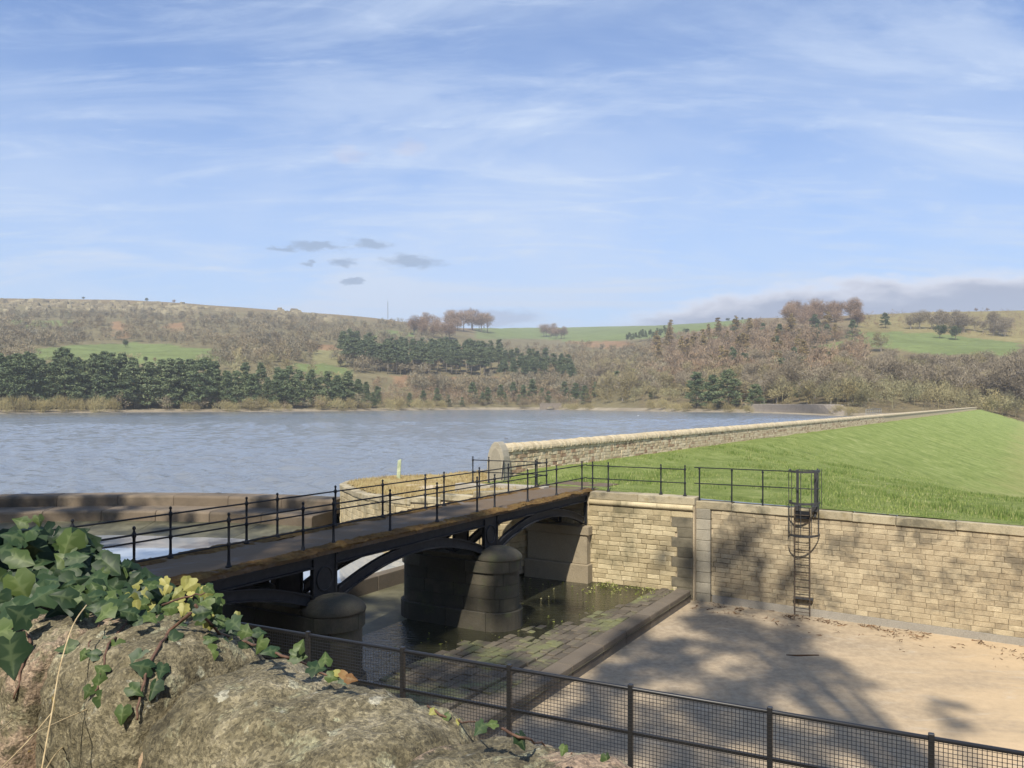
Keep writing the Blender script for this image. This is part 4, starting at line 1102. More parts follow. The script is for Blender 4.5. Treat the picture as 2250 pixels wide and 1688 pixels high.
for k in (1, 2, 3, 4):
    a = PIERS[k]
    for tr, outer in RIBS:
        mb = MB(); s0, s1 = a - .42, a + (.42 if k < 4 else -.05)
        mb.box(tr - .02, tr + .02, s0, s1, -1.36, -.153)
        for e in (s0, s1 - .05): mb.box(tr - .06, tr + .06, e, e + .05, -1.36, -.16)
        pl = br.part('spandrel_plate', mb, M['iron'])
        if outer and k < 4:
            sg_ = 1 if tr > -15 else -1
            pts = [(tr + sg_ * .03, a + .27 * math.cos(x), -.74 + .29 * math.sin(x)) for x in np.linspace(0, 2 * math.pi, 25)]
            mb = MB(); mb.tube(pts, .022, 6, cap=False); br.part('roundel', mb, M['iron'], parent=pl)
# piers
def stadium(r, c, t0, t1, n=10):
    P_ = [(t1 + r * math.cos(a), c + r * math.sin(a)) for a in np.linspace(-math.pi / 2, math.pi / 2, n)]
    P_ += [(t0 + r * math.cos(a), c + r * math.sin(a)) for a in np.linspace(math.pi / 2, 3 * math.pi / 2, n)]
    return P_
def peri(r, c, t0, t1, u):
    Ls = t1 - t0; tot = 2 * Ls + 2 * math.pi * r; x = (u % 1) * tot
    if x < math.pi * r: a = -math.pi / 2 + x / r; return (t1 + r * math.cos(a), c + r * math.sin(a))
    x -= math.pi * r
    if x < Ls: return (t1 - x, c + r)
    x -= Ls
    if x < math.pi * r: a = math.pi / 2 + x / r; return (t0 + r * math.cos(a), c + r * math.sin(a))
    return (t0 + (x - math.pi * r), c - r)
for c_, lab in ((23.05, 'bridge pier with domed cap standing in the shallows, farther of the two'), (15.2, 'bridge pier with domed cap just behind the mesh fence, nearer of the two')):
    pr_ = Loc('bridge_pier', lab, 'pier', (-15.3, c_, -3.8), 'stone piers of the footbridge')
    tA, tB = -16.72, -13.92
    mb = MB(); mb.prism(stadium(.70, c_, tA, tB), -4.2, -1.36); pr_.part('core', mb, M['dark_stone'])
    lev = [(-4.1, -3.12, .88, 7), (-3.11, -2.70, .77, 8), (-2.69, -2.28, .77, 8), (-2.27, -1.865, .77, 8), (-1.86, -1.50, .84, 7)]
    rd = random.Random(int(c_ * 10))
    for li, (z0, z1, r_, nb) in enumerate(lev):
        off = rd.random(); cuts = sorted((i + rd.uniform(-.2, .2)) / nb for i in range(nb))
        for i in range(nb):
            u0, u1 = cuts[i] + off, (cuts[(i + 1) % nb] + (1 if i == nb - 1 else 0)) + off
            us_ = np.linspace(u0 + .0006, u1 - .0006, 9)
            pl = [peri(r_, c_, tA, tB, u) for u in us_] + [peri(r_ - .25, c_, tA, tB, 0)] * 0
            inn = []
            for (x, y) in reversed(pl):
                tc_ = min(max(x, tA), tB); d = math.hypot(x - tc_, y - c_); inn.append((tc_ + (x - tc_) * (r_ - .22) / d, c_ + (y - c_) * (r_ - .22) / d))
            mb = MB(); mb.prism(pl + inn, z0, z1); pr_.part('stone_block', mb, M['pier_stone'], bevel=.008)
    for tc_ in (tA, tB):
        mb = MB(); mb.lathe([(.81, -1.495), (.82, -1.45), (.79, -1.37), (.71, -1.28), (.58, -1.20), (.42, -1.15), (.22, -1.12), (.02, -1.11)], 28, (tc_ + (.06 if tc_ == tB else -.06), c_, 0))
        pr_.part('domed_cap', mb, M['pier_stone'], sm=True, rough=.010)

# ================================================================== railings
def post_mesh(h, balls, r0=.034, r1=.024, n=10):
    pr = [(.075, 0), (.075, .035), (.05, .045), (.044, .10), (r0, .12)]
    zz = .12
    for b in balls:
        pr += [(r1 + .006, b - .055), (.042, b - .035), (.05, b), (.042, b + .035), (r1 + .002, b + .055)]
    top = balls[-1] + .06
    pr += [(r1, top + .02), (.018, top + .035), (.034, top + .06), (.036, top + .08), (.022, top + .105), (.006, top + .115)]
    m_ = MB().lathe(pr, n).mesh('post', sm=True); m_.materials.append(M['iron']); return m_
PM = post_mesh(1.2, (.50, 1.03))
def railing(label, pts, posts, zb=0.0, ext=0.0, rails=(.50, 1.03), base=None, group=None, me_=None):
    rl = Loc('railing', label, 'railing', (pts[0][0], pts[0][1], zb), group)
    for p in posts: rl.put('post', me_ or PM, None, (p[0], p[1], zb))
    for h in rails:
        mb = MB(); mb.tube([(a, b, zb + h) for a, b in pts], .021, 8); rl.part('rail', mb, M['iron'])
    return rl
near_s = [3.4, 5.6, 6.75] + [7.85, 10.1, 12.4, 14.65, 15.72, 18.0, 20.25, 22.5, 23.6, 25.9, 28.2, 30.5]
railing('black iron railing along the near side of the footbridge', [(-14.3, 3.4), (-14.3, 30.95)], [(-14.3, s) for s in near_s if s > 5], .0)
far_s = [7.85, 10.1, 12.45, 14.7, 15.75, 18.0, 20.15, 22.4, 23.5, 25.8, 27.95, 30.2, 31.2]
railing('black iron railing along the far side of the footbridge', [(-16.3, 5.0), (-16.3, 31.2)], [(-16.3, s) for s in far_s], .0)
railing('black iron railing on top of the stone abutment wall', [(-14.3, 30.95), (-14.05, 31.0), (-13.3, 31.0), (-10.1, 31.0)], [(-14.05, 31.0), (-13.35, 31.0), (-11.1, 31.0), (-10.12, 31.0)], -.03)
a1, a2 = unL(*at(1039, 1061, 37.2)[:2]), unL(*at(1074, 1062, 36.8)[:2])
railing('short black iron railing between bridge landing and parapet end', [a1, a2, (-17.3, 31.6), (-16.3, 31.2)], [a1, a2, (-16.9, 31.45)], -.03)
PM2 = post_mesh(1.3, (.66, 1.26), .03, .024)
rl = railing('plain dark railing on the wall coping leading to the ladder', [(-9.75, FACE + .12), (-6.05, FACE + .12)], [], -.18, rails=(.66, 1.27))
pm3 = MB().tube([(0, 0, 0), (0, 0, 1.29)], .027, 8).lathe([(.06, 0), (.06, .02), (.02, .03)], 8).lathe([(.04, 1.22), (.045, 1.27), (.02, 1.31)], 8).mesh('post'); pm3.materials.append(M['iron'])
for t in (-9.55, -8.3, -7.15): rl.put('post', pm3, None, (t, FACE + .12, -.18 + zo(t) - .005))

# ================================================================== caged ladder on the wall
ld = Loc('caged_ladder', 'dark steel caged access ladder fixed to the spillway wall', 'ladder', (-5.68, FACE - .2, -4.1))
lx, ly = -5.68, FACE - .20
for x in (lx - .26, lx + .26):
    mb = MB(); mb.box(x - .012, x + .012, ly - .035, ly + .035, -4.03, -.15); ld.part('stile', mb, M['rust'])
for i in range(14):
    mb = MB(); z = -3.93 + i * .268; mb.tube([(lx - .26, ly, z), (lx + .26, ly, z)], .013, 6); ld.part('rung', mb, M['rust'])
for x in (lx - .19, lx + .42):
    mb = MB(); mb.box(x - .04, x + .04, FACE - .12, FACE - .03, -.5, 1.18); mb.box(x - .09, x + .09, FACE - .2, FACE + .15, -.30, -.10); ld.part('cage_post', mb, M['steel'], bevel=.006)
mb = MB(); mb.box(lx + .42, lx + .46, FACE + .2, FACE + .28, -.2, 1.22); mb.box(lx + .55, lx + .57, FACE + .35, FACE + .37, -.2, 1.22); ld.part('back_post', mb, M['steel'])
HR = .50
def hoop(z, a0=-20, a1=200, r=HR, name='hoop'):
    mb = MB(); P_ = [(lx + .05 + r * 1.05 * math.cos(R(a)), FACE - .12 - (r * 1.35) * max(0, math.sin(R(a))) + (.15 if math.sin(R(a)) < 0 else 0)) for a in np.linspace(a0, a1, 25)]
    V = []; F = []
    for (x, y) in P_:
        cx_, cy_ = lx + .05, FACE - .12; d = math.hypot(x - cx_, y - cy_); k = (d - .012) / d
        V += [(x, y, z - .04), (x, y, z + .04), (cx_ + (x - cx_) * k, cy_ + (y - cy_) * k, z + .04), (cx_ + (x - cx_) * k, cy_ + (y - cy_) * k, z - .04)]
    for i in range(len(P_) - 1):
        a = 4 * i
        for k in range(4): F.append((a + k, a + (k + 1) % 4, a + 4 + (k + 1) % 4, a + 4 + k))
    e = 4 * (len(P_) - 1); F += [(3, 2, 1, 0), (e, e + 1, e + 2, e + 3)]
    mb.add(V, F); ld.part(name, mb, M['steel'])
for z in (1.15, .02, -1.12): hoop(z)
for a in (10, 50, 90, 130, 170):
    x = lx + .05 + HR * 1.05 * math.cos(R(a)); y = FACE - .12 - HR * 1.35 * math.sin(R(a)) + .015
    mb = MB(); mb.tube([(x, y, -1.14), (x, y, 1.17)], .013, 6); ld.part('cage_bar', mb, M['steel'])
mb = MB(); mb.box(lx - .24, lx + .26, FACE - .16, FACE - .11, -.58, -.30); ld.part('toe_plate', mb, M['black'])
for z in (1.17, .50):
    mb = MB(); mb.tube([(-6.06, FACE + .12, z - .1 if z > 1 else z), (lx - .19, FACE - .08, z), (lx + .42, FACE - .08, z), (lx + .5, FACE + .3, z)], .018, 6); ld.part('guard_rail', mb, M['steel'])
mb = MB(); mb.box(lx - .31, lx + .36, FACE - .21, FACE - .05, -3.47, -3.40); ld.part('wall_bracket', mb, M['steel'])

# ================================================================== mesh fence in the foreground
f0 = Vector((-2.49, 10.0, .765)); f1 = Vector((3.66, 7.15, .67))
fd = (f1 - f0) / 5.0
flab = 'black steel fence with welded wire mesh on the near side of the channel'
fe = thing('mesh_fence', flab, 'fence', tuple(f0 - Vector((0, 0, 1.2))), 0)
fo = f0 - Vector((0, 0, 1.2))
dirn = Vector((fd.x, fd.y, 0)).normalized(); nn = Vector((-dirn.y, dirn.x, 0))
def fpos(u, h): return f0 + fd * u + Vector((0, 0, h)) - fo
def flat_bar(mb, p0, p1, w, d):
    d0 = (p1 - p0).normalized()
    up = Vector((0, 0, 1)) if abs(d0.z) < .9 else dirn
    up = (up - d0 * up.dot(d0)).normalized(); sd_ = nn
    V = []
    for p in (p0, p1):
        for a, b in ((-1, -1), (1, -1), (1, 1), (-1, 1)): V.append(tuple(p + sd_ * (a * d / 2) + up * (b * w / 2)))
    mb.add(V, [(3, 2, 1, 0), (4, 5, 6, 7), (0, 1, 5, 4), (1, 2, 6, 5), (2, 3, 7, 6), (3, 0, 4, 7)])
for i in range(-2, 8):
    mb = MB(); p = fpos(i, 0); flat_bar(mb, p + Vector((0, 0, -1.14)), p + Vector((0, 0, .045)), .05, .05); mb.build('post', M['black'], fe, bevel=.006)
for h in (.0, -.445, -.89):
    mb = MB(); mb.tube([fpos(-2, h), fpos(7, h)], .021, 8); mb.build('rail', M['black'], fe, sm=True)
for i in range(-2, 7):
    mb = MB(); nv = 37
    for k in range(nv):
        u = i + (k + .5) / nv; a, b = fpos(u, -.005), fpos(u, -.93); mb.tube([a - nn * .024, b - nn * .024], .0030, 4, cap=False)
    for k in range(25):
        h = -.02 - k * .0370; mb.tube([fpos(i, h) - nn * .029, fpos(i + 1, h) - nn * .029], .0030, 4, cap=False)
    mb.build('mesh_panel', M['black'], fe)

# ================================================================== near boundary wall with ivy
wdir = Vector((.80, -.60, 0)); wn_ = Vector((-.60, -.80, 0))       # along the wall, towards the viewer
W0 = Vector((-.387, 1.64, 3.05))                                   # a point of the ridge
def ridge_px(a):
    p = W0 + wdir * a; return p
bw = thing('boundary_wall', 'rough lichened stone boundary wall in the foreground draped with ivy', 'wall', (W0.x, W0.y, 1.9))
bo = Vector((W0.x, W0.y, 1.9))
# lengths along the wall (metres from W0), each a rounded cope stone
joints = [-3.1, -2.62, -2.15, -1.70, -1.25, -.964, -.673, -.274, .36, .86, 1.5, 2.1]
def cope(a0, a1, seed, tilt, top, thick):
    NA, NP = 56, 64; V = []; F = []
    half = (a1 - a0) / 2 - .004; mid = (a0 + a1) / 2
    for i in range(NA + 1):
        f = -1 + 2 * i / NA
        e = (1 - abs(f) ** 6) ** .5 if abs(f) < 1 else 0       # rounded ends
        sc_ = .83 + .17 * e
        for j in range(NP + 1):
            th = math.pi * (j / NP)                            # near bottom -> over the top -> far bottom
            g = 1.25
            c_, s_ = math.cos(th), math.sin(th)
            ex = 2 / 3.2
            yy = math.copysign(abs(c_) ** ex, c_) * thick * sc_
            zz = abs(s_) ** ex * .36 * (1.0 if True else 1) * sc_
            a = mid + f * half + tilt * (zz - .2)
            p = W0 + wdir * a + wn_ * (yy + .06) + Vector((0, 0, top - .36 + zz))
            if th < .02 or th > math.pi - .02: p.z = W0.z - 1.0
            q_ = p * 1.0; off = Vector((seed * 3.1, 0, 0))
            n1_ = mnoise.fractal(q_ * 4.0 + off, 1.0, 2.0, 3); n2_ = mnoise.fractal(q_ * 15 + off, .8, 2.0, 4); n3_ = mnoise.ridged_multi_fractal(q_ * 7 + off, 1.0, 2.0, 3, 1.0, 2.0)
            out = (wn_ * c_ + Vector((0, 0, 1)) * s_).normalized()
            p = p + out * (n1_ * .022 + n2_ * .010 + .0045 * mnoise.noise(q_ * 48 + off) - max(0, n3_ - 1.1) * .012) + wdir * (.014 * mnoise.noise(q_ * 6 + off)) - out * (.022 * max(0, .45 - mnoise.voronoi(q_ * 5.5 + off)[0][1] + mnoise.voronoi(q_ * 5.5 + off)[0][0]))
            V.append(tuple(p - bo))
    for i in range(NA):
        for j in range(NP):
            a = i * (NP + 1) + j; F.append((a, a + NP + 1, a + NP + 2, a + 1))
    F.append(tuple(range(NP + 1))); F.append(tuple(NA * (NP + 1) + j for j in range(NP + 1))[::-1])
    me = bpy.data.meshes.new('cope_stone'); me.from_pydata(V, [], F); smooth(me)
    bvV.append((V, F)); return link('cope_stone', me, M['gritstone'], bw)
rd = random.Random(77)
bvV = []
tops = [.03, .03, .04, .04, .035, .035, .035, .0, .005, -.01, .0]
for k in range(len(joints) - 1):
    cope(joints[k], joints[k + 1], k + 1, rd.uniform(-.22, .22), tops[k] + rd.uniform(-.015, .015), rd.uniform(.225, .255))
# mortar in the joints
for k in range(1, len(joints) - 1):
    V = []; F = []; NP = 40; wj = rd.uniform(.008, .013)
    for j in range(NP + 1):
        th = math.pi * j / NP; c_, s_ = math.cos(th), math.sin(th); ex = 2 / 2.7
        yy = math.copysign(abs(c_) ** ex, c_) * .186; zz = abs(s_) ** ex * .300
        for sgn in (-1, 0, 1):
            p = W0 + wdir * (joints[k] + sgn * wj * (1.3 + .5 * fbm(j * .2, k, sgn, 1.3))) + wn_ * (yy * (1 if sgn == 0 else .94) + .06) + Vector((0, 0, -.36 + zz * (1 if sgn == 0 else .96)))
            if j in (0, NP): p.z = W0.z - 1.0
            p = p + (wn_ * c_ + Vector((0, 0, s_))) * (.012 * fbm(p.x * 9, p.y * 9, p.z * 9, 2.5))
            V.append(tuple(p - bo))
    for j in range(NP):
        for s_ in (0, 1):
            a = 3 * j + s_; F.append((a, a + 3, a + 4, a + 1))
    me = bpy.data.meshes.new('mortar'); me.from_pydata(V, [], F); smooth(me); link('mortar', me, M['wallmortar'], bw)

# ivy leaves: five-lobed, folded along the midrib
def ivy_leaf(seed, fold, lobes=1.0, simple=False):
    rd = random.Random(seed)
    if simple: out = [(0, -.05), (.28, -.12), (.46, .12), (.40, .42), (.22, .72), (0, .95)]
    else: out = [(0, -.02), (.17, -.20), (.43, -.17), (.51, .06), (.66, .27), (.47, .42), (.33, .57), (.18, .82), (0, 1.03)]
    out = [(x * (1 + rd.uniform(-.10, .10)) * lobes, y + rd.uniform(-.03, .03)) for x, y in out]
    out[0] = (0, out[0][1]); out[-1] = (0, out[-1][1])
    V = []; vein = []; F = []
    mid = [(0, y) for y in np.linspace(out[0][1], out[-1][1], len(out))]
    def zf(x, y): return -abs(x) * fold + .10 * math.sin(y * 2.4 + seed) - .14 * max(0, y) ** 2 + .05 * math.sin(7 * x + seed)
    n = len(out)
    for sgn in (1, -1):
        b = len(V)
        for i in range(n):
            mx, my = mid[i]; ox, oy = out[i]
            for f in (0, .5, 1.0):
                x = (mx + (ox - mx) * f) * sgn; y = my + (oy - my) * f
                V.append((x, y, zf(x, y)))
                vein.append(1.0 if f == 0 else (.75 if (i in (2, 4) and f == .5) else (.45 if i in (2, 4) else 0.0)))
        for i in range(n - 1):
            for f in (0, 1):
                a = b + i * 3 + f
                F.append((a, a + 1, a + 4, a + 3) if sgn > 0 else (a, a + 3, a + 4, a + 1))
    me = bpy.data.meshes.new('leaf'); me.from_pydata(V, [], F)
    at2 = me.attributes.new('vein', 'FLOAT', 'POINT'); at2.data.foreach_set('value', np.array(vein, dtype=np.float32)); smooth(me)
    return me
LEAF = {}
for key, mk in (('d', 'ivy_dark'), ('m', 'ivy_mid'), ('y', 'ivy_yellow'), ('r', 'ivy_rust')):
    LEAF[key] = []
    for k in range(6):
        me = ivy_leaf(k + (0 if key != 'y' else 20), .12 + .10 * (k % 3), .80 + .08 * (k % 2), simple=(key in 'yr' and k % 2 == 0)); me.materials.append(M[mk]); LEAF[key].append(me)
iv = thing('ivy', 'trailing ivy with dark green and yellow leaves over the foreground wall', 'ivy', (W0.x - .8, W0.y + .6, 3.0))
ivo = Vector((W0.x - .8, W0.y + .6, 3.0))
rd = random.Random(19)
from mathutils.bvhtree import BVHTree
_v, _f = [], []
for V_, F_ in bvV:
    k0 = len(_v); _v += [Vector(v) + bo for v in V_]; _f += [tuple(i + k0 for i in f) for f in F_]
BVH = BVHTree.FromPolygons(_v, _f)
def wall_depth(px, py):
    """distance at which the ray through a picture point meets the wall (past the crest: the ridge line)"""
    d = Vector(((px - CX) / FPX, 1.0, -(py - HZ) / FPX))
    hit = BVH.ray_cast(Vector((0, 0, EYE)), d.normalized(), 6.0)
    if hit[0] is not None: return hit[0].y
    r0 = Vector((0, 0, EYE)) - W0
    return -(r0.dot(wn_) - .06) / d.dot(wn_)
nleaf = 0
def leaf(px, py, size_px, key, D=None, roll=None, tilt=None, lift=.012, yaw=None):
    """size_px: leaf length in picture pixels at its own distance"""
    global nleaf
    if D is None: D = wall_depth(px, py) - lift
    p = Vector(at(px, py, D)); sz = size_px / FPX * D * .78
    view = (Vector((0, 0, EYE)) - p).normalized()
    nrm_ = (view * rd.uniform(.3, 1.0) + Vector((rd.uniform(-.5, .5), rd.uniform(-.6, .1), rd.uniform(.1, .9)))).normalized() if tilt is None else (view * (1 - tilt) + Vector((rd.uniform(-.3, .3), -.3, 1)) * tilt).normalized()
    ax = Vector((rd.uniform(-1, 1), rd.uniform(-.4, .4), rd.uniform(-1.3, .15))) if roll is None else Vector((math.sin(R(roll)), 0, -math.cos(R(roll))))
    ax = (ax - nrm_ * ax.dot(nrm_)).normalized(); x = ax.cross(nrm_).normalized()
    mt = Matrix((x, ax, nrm_)).transposed().to_4x4()
    o = link('leaf', rd.choice(LEAF[key]), None, iv, tuple(p - ivo), mt.to_euler(), (sz, sz, sz)); nleaf += 1
    return p
# dense mass at the left: outline top follows the photograph's silhouette
topline = [(-60, 1150), (0, 1150), (60, 1140), (110, 1135), (165, 1150), (215, 1190), (270, 1215), (310, 1250), (360, 1270), (420, 1280), (460, 1290)]
tpx = [a for a, b in topline]; tpy = [b for a, b in topline]
n_ = 0
while n_ < 122:
    px = rd.uniform(-50, 330); ty = np.interp(px, tpx, tpy); by = np.interp(px, [-50, 60, 130, 200, 300, 340], [1420, 1400, 1310, 1320, 1335, 1330])
    py = ty + (by - ty) * rd.random() ** .9 + 18
    front_ = (py - ty) / (by - ty)
    D = 2.55 - .55 * front_ + rd.uniform(-.10, .10) - (.06 if px < 60 else 0)
    big = rd.uniform(42, 84) * (1.25 if px < 120 else .8)
    leaf(px, py, big, 'd' if rd.random() < .80 else 'm', D=D); n_ += 1
for px, py, sz, k in ((60, 1440, 88, 'd'), (40, 1395, 85, 'd'), (70, 1360, 75, 'd'), (30, 1470, 70, 'd'), (10, 1420, 90, 'd'), (160, 1175, 80, 'm'), (80, 1170, 60, 'd'), (225, 1230, 75, 'd'), (255, 1255, 60, 'm'), (120, 1300, 85, 'd'), (150, 1320, 70, 'd'), (83, 1135, 30, 'm'), (60, 1150, 40, 'm')):
    leaf(px, py, sz, k, D=rd.uniform(1.9, 2.1) if py > 1290 else 2.3)
# the depth of the mass behind: more of the same leaves in one part
MV, MF, MVE = [], [], []
for k in range(420):
    px = rd.uniform(-60, 330); ty = np.interp(px, tpx, tpy); by = np.interp(px, [-60, 60, 130, 200, 300, 340], [1440, 1390, 1320, 1330, 1335, 1330])
    py = ty + 26 + (by - ty - 20) * rd.random(); D = 2.62 - .55 * (py - ty) / (by - ty) + rd.uniform(.02, .28)
    p = Vector(at(px, py, D)); sz = rd.uniform(30, 66) / FPX * D
    nrm_ = (Vector((0, 0, EYE)) - p).normalized() * .6 + Vector((rd.uniform(-.8, .8), rd.uniform(-.8, .2), rd.uniform(-.2, .9))); nrm_.normalize()
    ax = Vector((rd.uniform(-1, 1), rd.uniform(-.4, .4), rd.uniform(-1.3, .3))); ax = (ax - nrm_ * ax.dot(nrm_)).normalized(); x = ax.cross(nrm_)
    src = rd.choice(LEAF['d']); b = len(MV)
    for v in src.vertices: MV.append(tuple(p + (x * v.co.x + ax * v.co.y + nrm_ * v.co.z) * sz - ivo))
    MVE += [d_.value for d_ in src.attributes['vein'].data]
    for f in src.polygons: MF.append(tuple(i + b for i in f.vertices))
me = bpy.data.meshes.new('leaves'); me.from_pydata(MV, [], MF); at2 = me.attributes.new('vein', 'FLOAT', 'POINT'); at2.data.foreach_set('value', np.array(MVE, dtype=np.float32)); smooth(me)
tag(link('leaves', me, M['ivy_dark'], iv), kind='stuff')
# leaves lying along the ridge to the right, some yellow
trail = []
for k in range(84):
    px = 150 + rd.random() * 380; ty = np.interp(px, [190, 300, 400, 450, 520], [1320, 1330, 1335, 1330, 1395])
    trail.append((px, ty + rd.uniform(-52, 38), rd.uniform(24, 46), 'm' if rd.random() < .55 else ('d' if rd.random() < .5 else 'y')))
for px, py, sz, k in trail: leaf(px, py, sz, k, D=wall_depth(px, np.interp(px, [190, 400, 520], [1345, 1365, 1410])) + rd.uniform(-.02, .16))
for px, py, sz in ((410, 1268, 44), (432, 1282, 40), (452, 1300, 38), (400, 1296, 34), (360, 1272, 30), (372, 1288, 34), (345, 1296, 30), (288, 1308, 42), (300, 1320, 34), (325, 1305, 32), (405, 1330, 34), (335, 1322, 32), (245, 1328, 24), (265, 1322, 26), (458, 1340, 32), (440, 1325, 36)): leaf(px, py, sz, 'y', D=wall_depth(px, 1365) + rd.uniform(-.03, .10), roll=rd.uniform(-70, 60), tilt=.15)
for px, py, sz, k in ((255, 1415, 62, 'm'), (298, 1345, 56, 'm'), (345, 1360, 50, 'd'), (310, 1432, 58, 'd'), (372, 1398, 62, 'd'), (330, 1470, 54, 'd'), (345, 1500, 50, 'd'), (360, 1460, 44, 'd'), (222, 1490, 44, 'm'), (232, 1478, 40, 'm'), (215, 1530, 50, 'm'), (200, 1510, 36, 'm'), (285, 1510, 46, 'm'), (272, 1555, 46, 'm'), (165, 1420, 50, 'm'), (190, 1430, 32, 'm'), (215, 1440, 36, 'd'), (235, 1400, 30, 'd'),
                      (470, 1430, 50, 'm'), (452, 1405, 36, 'm'), (400, 1370, 48, 'd'), (430, 1350, 44, 'd'), (505, 1360, 50, 'd'), (530, 1385, 40, 'm'), (540, 1415, 52, 'd'), (580, 1405, 46, 'm'), (610, 1430, 48, 'd'), (640, 1440, 46, 'm'), (680, 1462, 52, 'd'), (715, 1460, 40, 'm'), (735, 1480, 34, 'y'), (748, 1478, 34, 'r'), (762, 1490, 32, 'r'), (742, 1500, 36, 'd'), (720, 1485, 34, 'm'), (655, 1430, 36, 'm'), (560, 1390, 34, 'd'), (500, 1400, 34, 'y'),
                      (985, 1570, 30, 'm'), (1005, 1580, 26, 'y'), (1062, 1590, 40, 'd'), (1090, 1590, 32, 'm'), (1140, 1615, 44, 'd'), (1240, 1640, 28, 'm'), (1330, 1660, 34, 'm'), (955, 1560, 24, 'y')):
    leaf(px, py, sz, k)
# stems
def stem(pts, r):
    mb = MB(); q_ = []
    for px, py in pts:
        D = wall_depth(px, py) - .008; q_.append(tuple(Vector(at(px, py, D)) - ivo))
    q2 = [tuple(Vector(x) + Vector((rd.uniform(-1, 1), rd.uniform(-1, 1), rd.uniform(-1, 1))) * .004) for x in spline(q_, 4)]; r *= .62
    mb.tube(q2, [r * (1 - .5 * i / len(q2)) for i in range(len(q2))], 6); mb.build('stem', M['stem'], iv, sm=True)
stem([(60, 1335), (130, 1330), (200, 1335), (240, 1345), (215, 1375), (195, 1420)], .006)
stem([(330, 1340), (290, 1360), (262, 1390), (240, 1420), (225, 1470), (215, 1520)], .006)
stem([(420, 1345), (375, 1385), (350, 1420), (325, 1470), (310, 1530), (300, 1580)], .007)
stem([(430, 1330), (480, 1390), (540, 1412), (600, 1430), (640, 1445), (700, 1475), (750, 1500)], .006)
stem([(940, 1555), (975, 1575), (1010, 1585), (1055, 1588)], .004)
stem([(1100, 1600), (1150, 1620), (1200, 1640), (1260, 1655)], .004)
stem([(30, 1360), (60, 1400), (50, 1460), (30, 1540)], .007)
stem([(360, 1330), (420, 1310), (452, 1300)], .004)
# dry grass stalks in front of the wall
for k, (pts, lab) in enumerate((([(90, 1700), (115, 1560), (132, 1465), (160, 1375), (190, 1330)], 'upright dry grass stalk with a node in front of the wall'),
                                ([(-10, 1700), (60, 1630), (115, 1565)], 'bent straw stalk leaning right at the lower left corner'),
                                ([(60, 1620), (120, 1590), (200, 1555)], 'pale straw crossing the upright stalk'),
                                ([(-5, 1608), (12, 1595), (26, 1582)], 'short pale straw at the left edge of the picture'),
                                ([(95, 1700), (120, 1660), (140, 1640)], 'short straw stub low on the wall'))):
    q_ = [Vector(at(px, py, 1.45 + .1 * i + .02 * k)) for i, (px, py) in enumerate(pts)]
    o = q_[0]; mb = MB(); mb.tube([tuple(p - o) for p in spline([tuple(p) for p in q_], 4) for p in [Vector(p)]], .0013, 6)
    tag(mb.build('dry_stalk', M['straw'], None, loc=tuple(o)), lab, 'grass stalk')

# ================================================================== trees
def tris(rg, c, ln, wd, d=None):
    """n sliver triangles centred at c, length ln, width wd, direction d (unit) or random"""
    n = len(c)
    if d is None:
        d = rg.normal(size=(n, 3))
    d = d / np.linalg.norm(d, axis=1, keepdims=True)
    o = rg.normal(size=(n, 3)); o -= d * (o * d).sum(1, keepdims=True); o /= np.linalg.norm(o, axis=1, keepdims=True)
    ln = np.broadcast_to(ln, (n,))[:, None]; wd = np.broadcast_to(wd, (n,))[:, None]
    return np.stack([c - d * ln * .5 - o * wd * .5, c - d * ln * .5 + o * wd * .5, c + d * ln * .5], 1).reshape(-1, 3)
def tri_mesh(name, V): return np_mesh(name, V, np.arange(len(V)).reshape(-1, 3))
def pine_crown(seed, H=1.0, low=.22, wide=.20, clumps=70, per=52, flat=.42, conic=.7, sz=.042):
    rg = np.random.default_rng(seed); C_ = []; 
    for k in range(clumps):
        h = low + (1 - low) * rg.random() ** .85 * .97
        rr = wide * (1 - ((h - low) / (1 - low))) ** conic * rg.uniform(.35, 1.05) + .012
        a = rg.uniform(0, 2 * np.pi)
        cen = np.array([rr * np.cos(a), rr * np.sin(a), h]); R_ = (.055 + .06 * (1 - h)) * rg.uniform(.7, 1.35)
        q = rg.normal(size=(per, 3)); q /= np.linalg.norm(q, axis=1, keepdims=True); q *= rg.random((per, 1)) ** .4
        q[:, 2] *= flat; C_.append(cen + q * R_)
    C_ = np.concatenate(C_); d = rg.normal(size=C_.shape); d[:, 2] = d[:, 2] * .5 + .25; d[:, :2] += C_[:, :2] * 4
    return tris(rg, C_, sz * rg.uniform(.7, 1.4, len(C_)), sz * .55, d) * H
def trunk_verts(mb, H, r, bend=.01, rd=random):
    mb.tube([(0, 0, -.02 * H), (rd.uniform(-bend, bend) * H, rd.uniform(-bend, bend) * H, .3 * H), (rd.uniform(-bend, bend) * H, rd.uniform(-bend, bend) * H, .6 * H), (rd.uniform(-bend, bend) * H, 0, .93 * H)], [r, r * .8, r * .5, r * .12], 7)
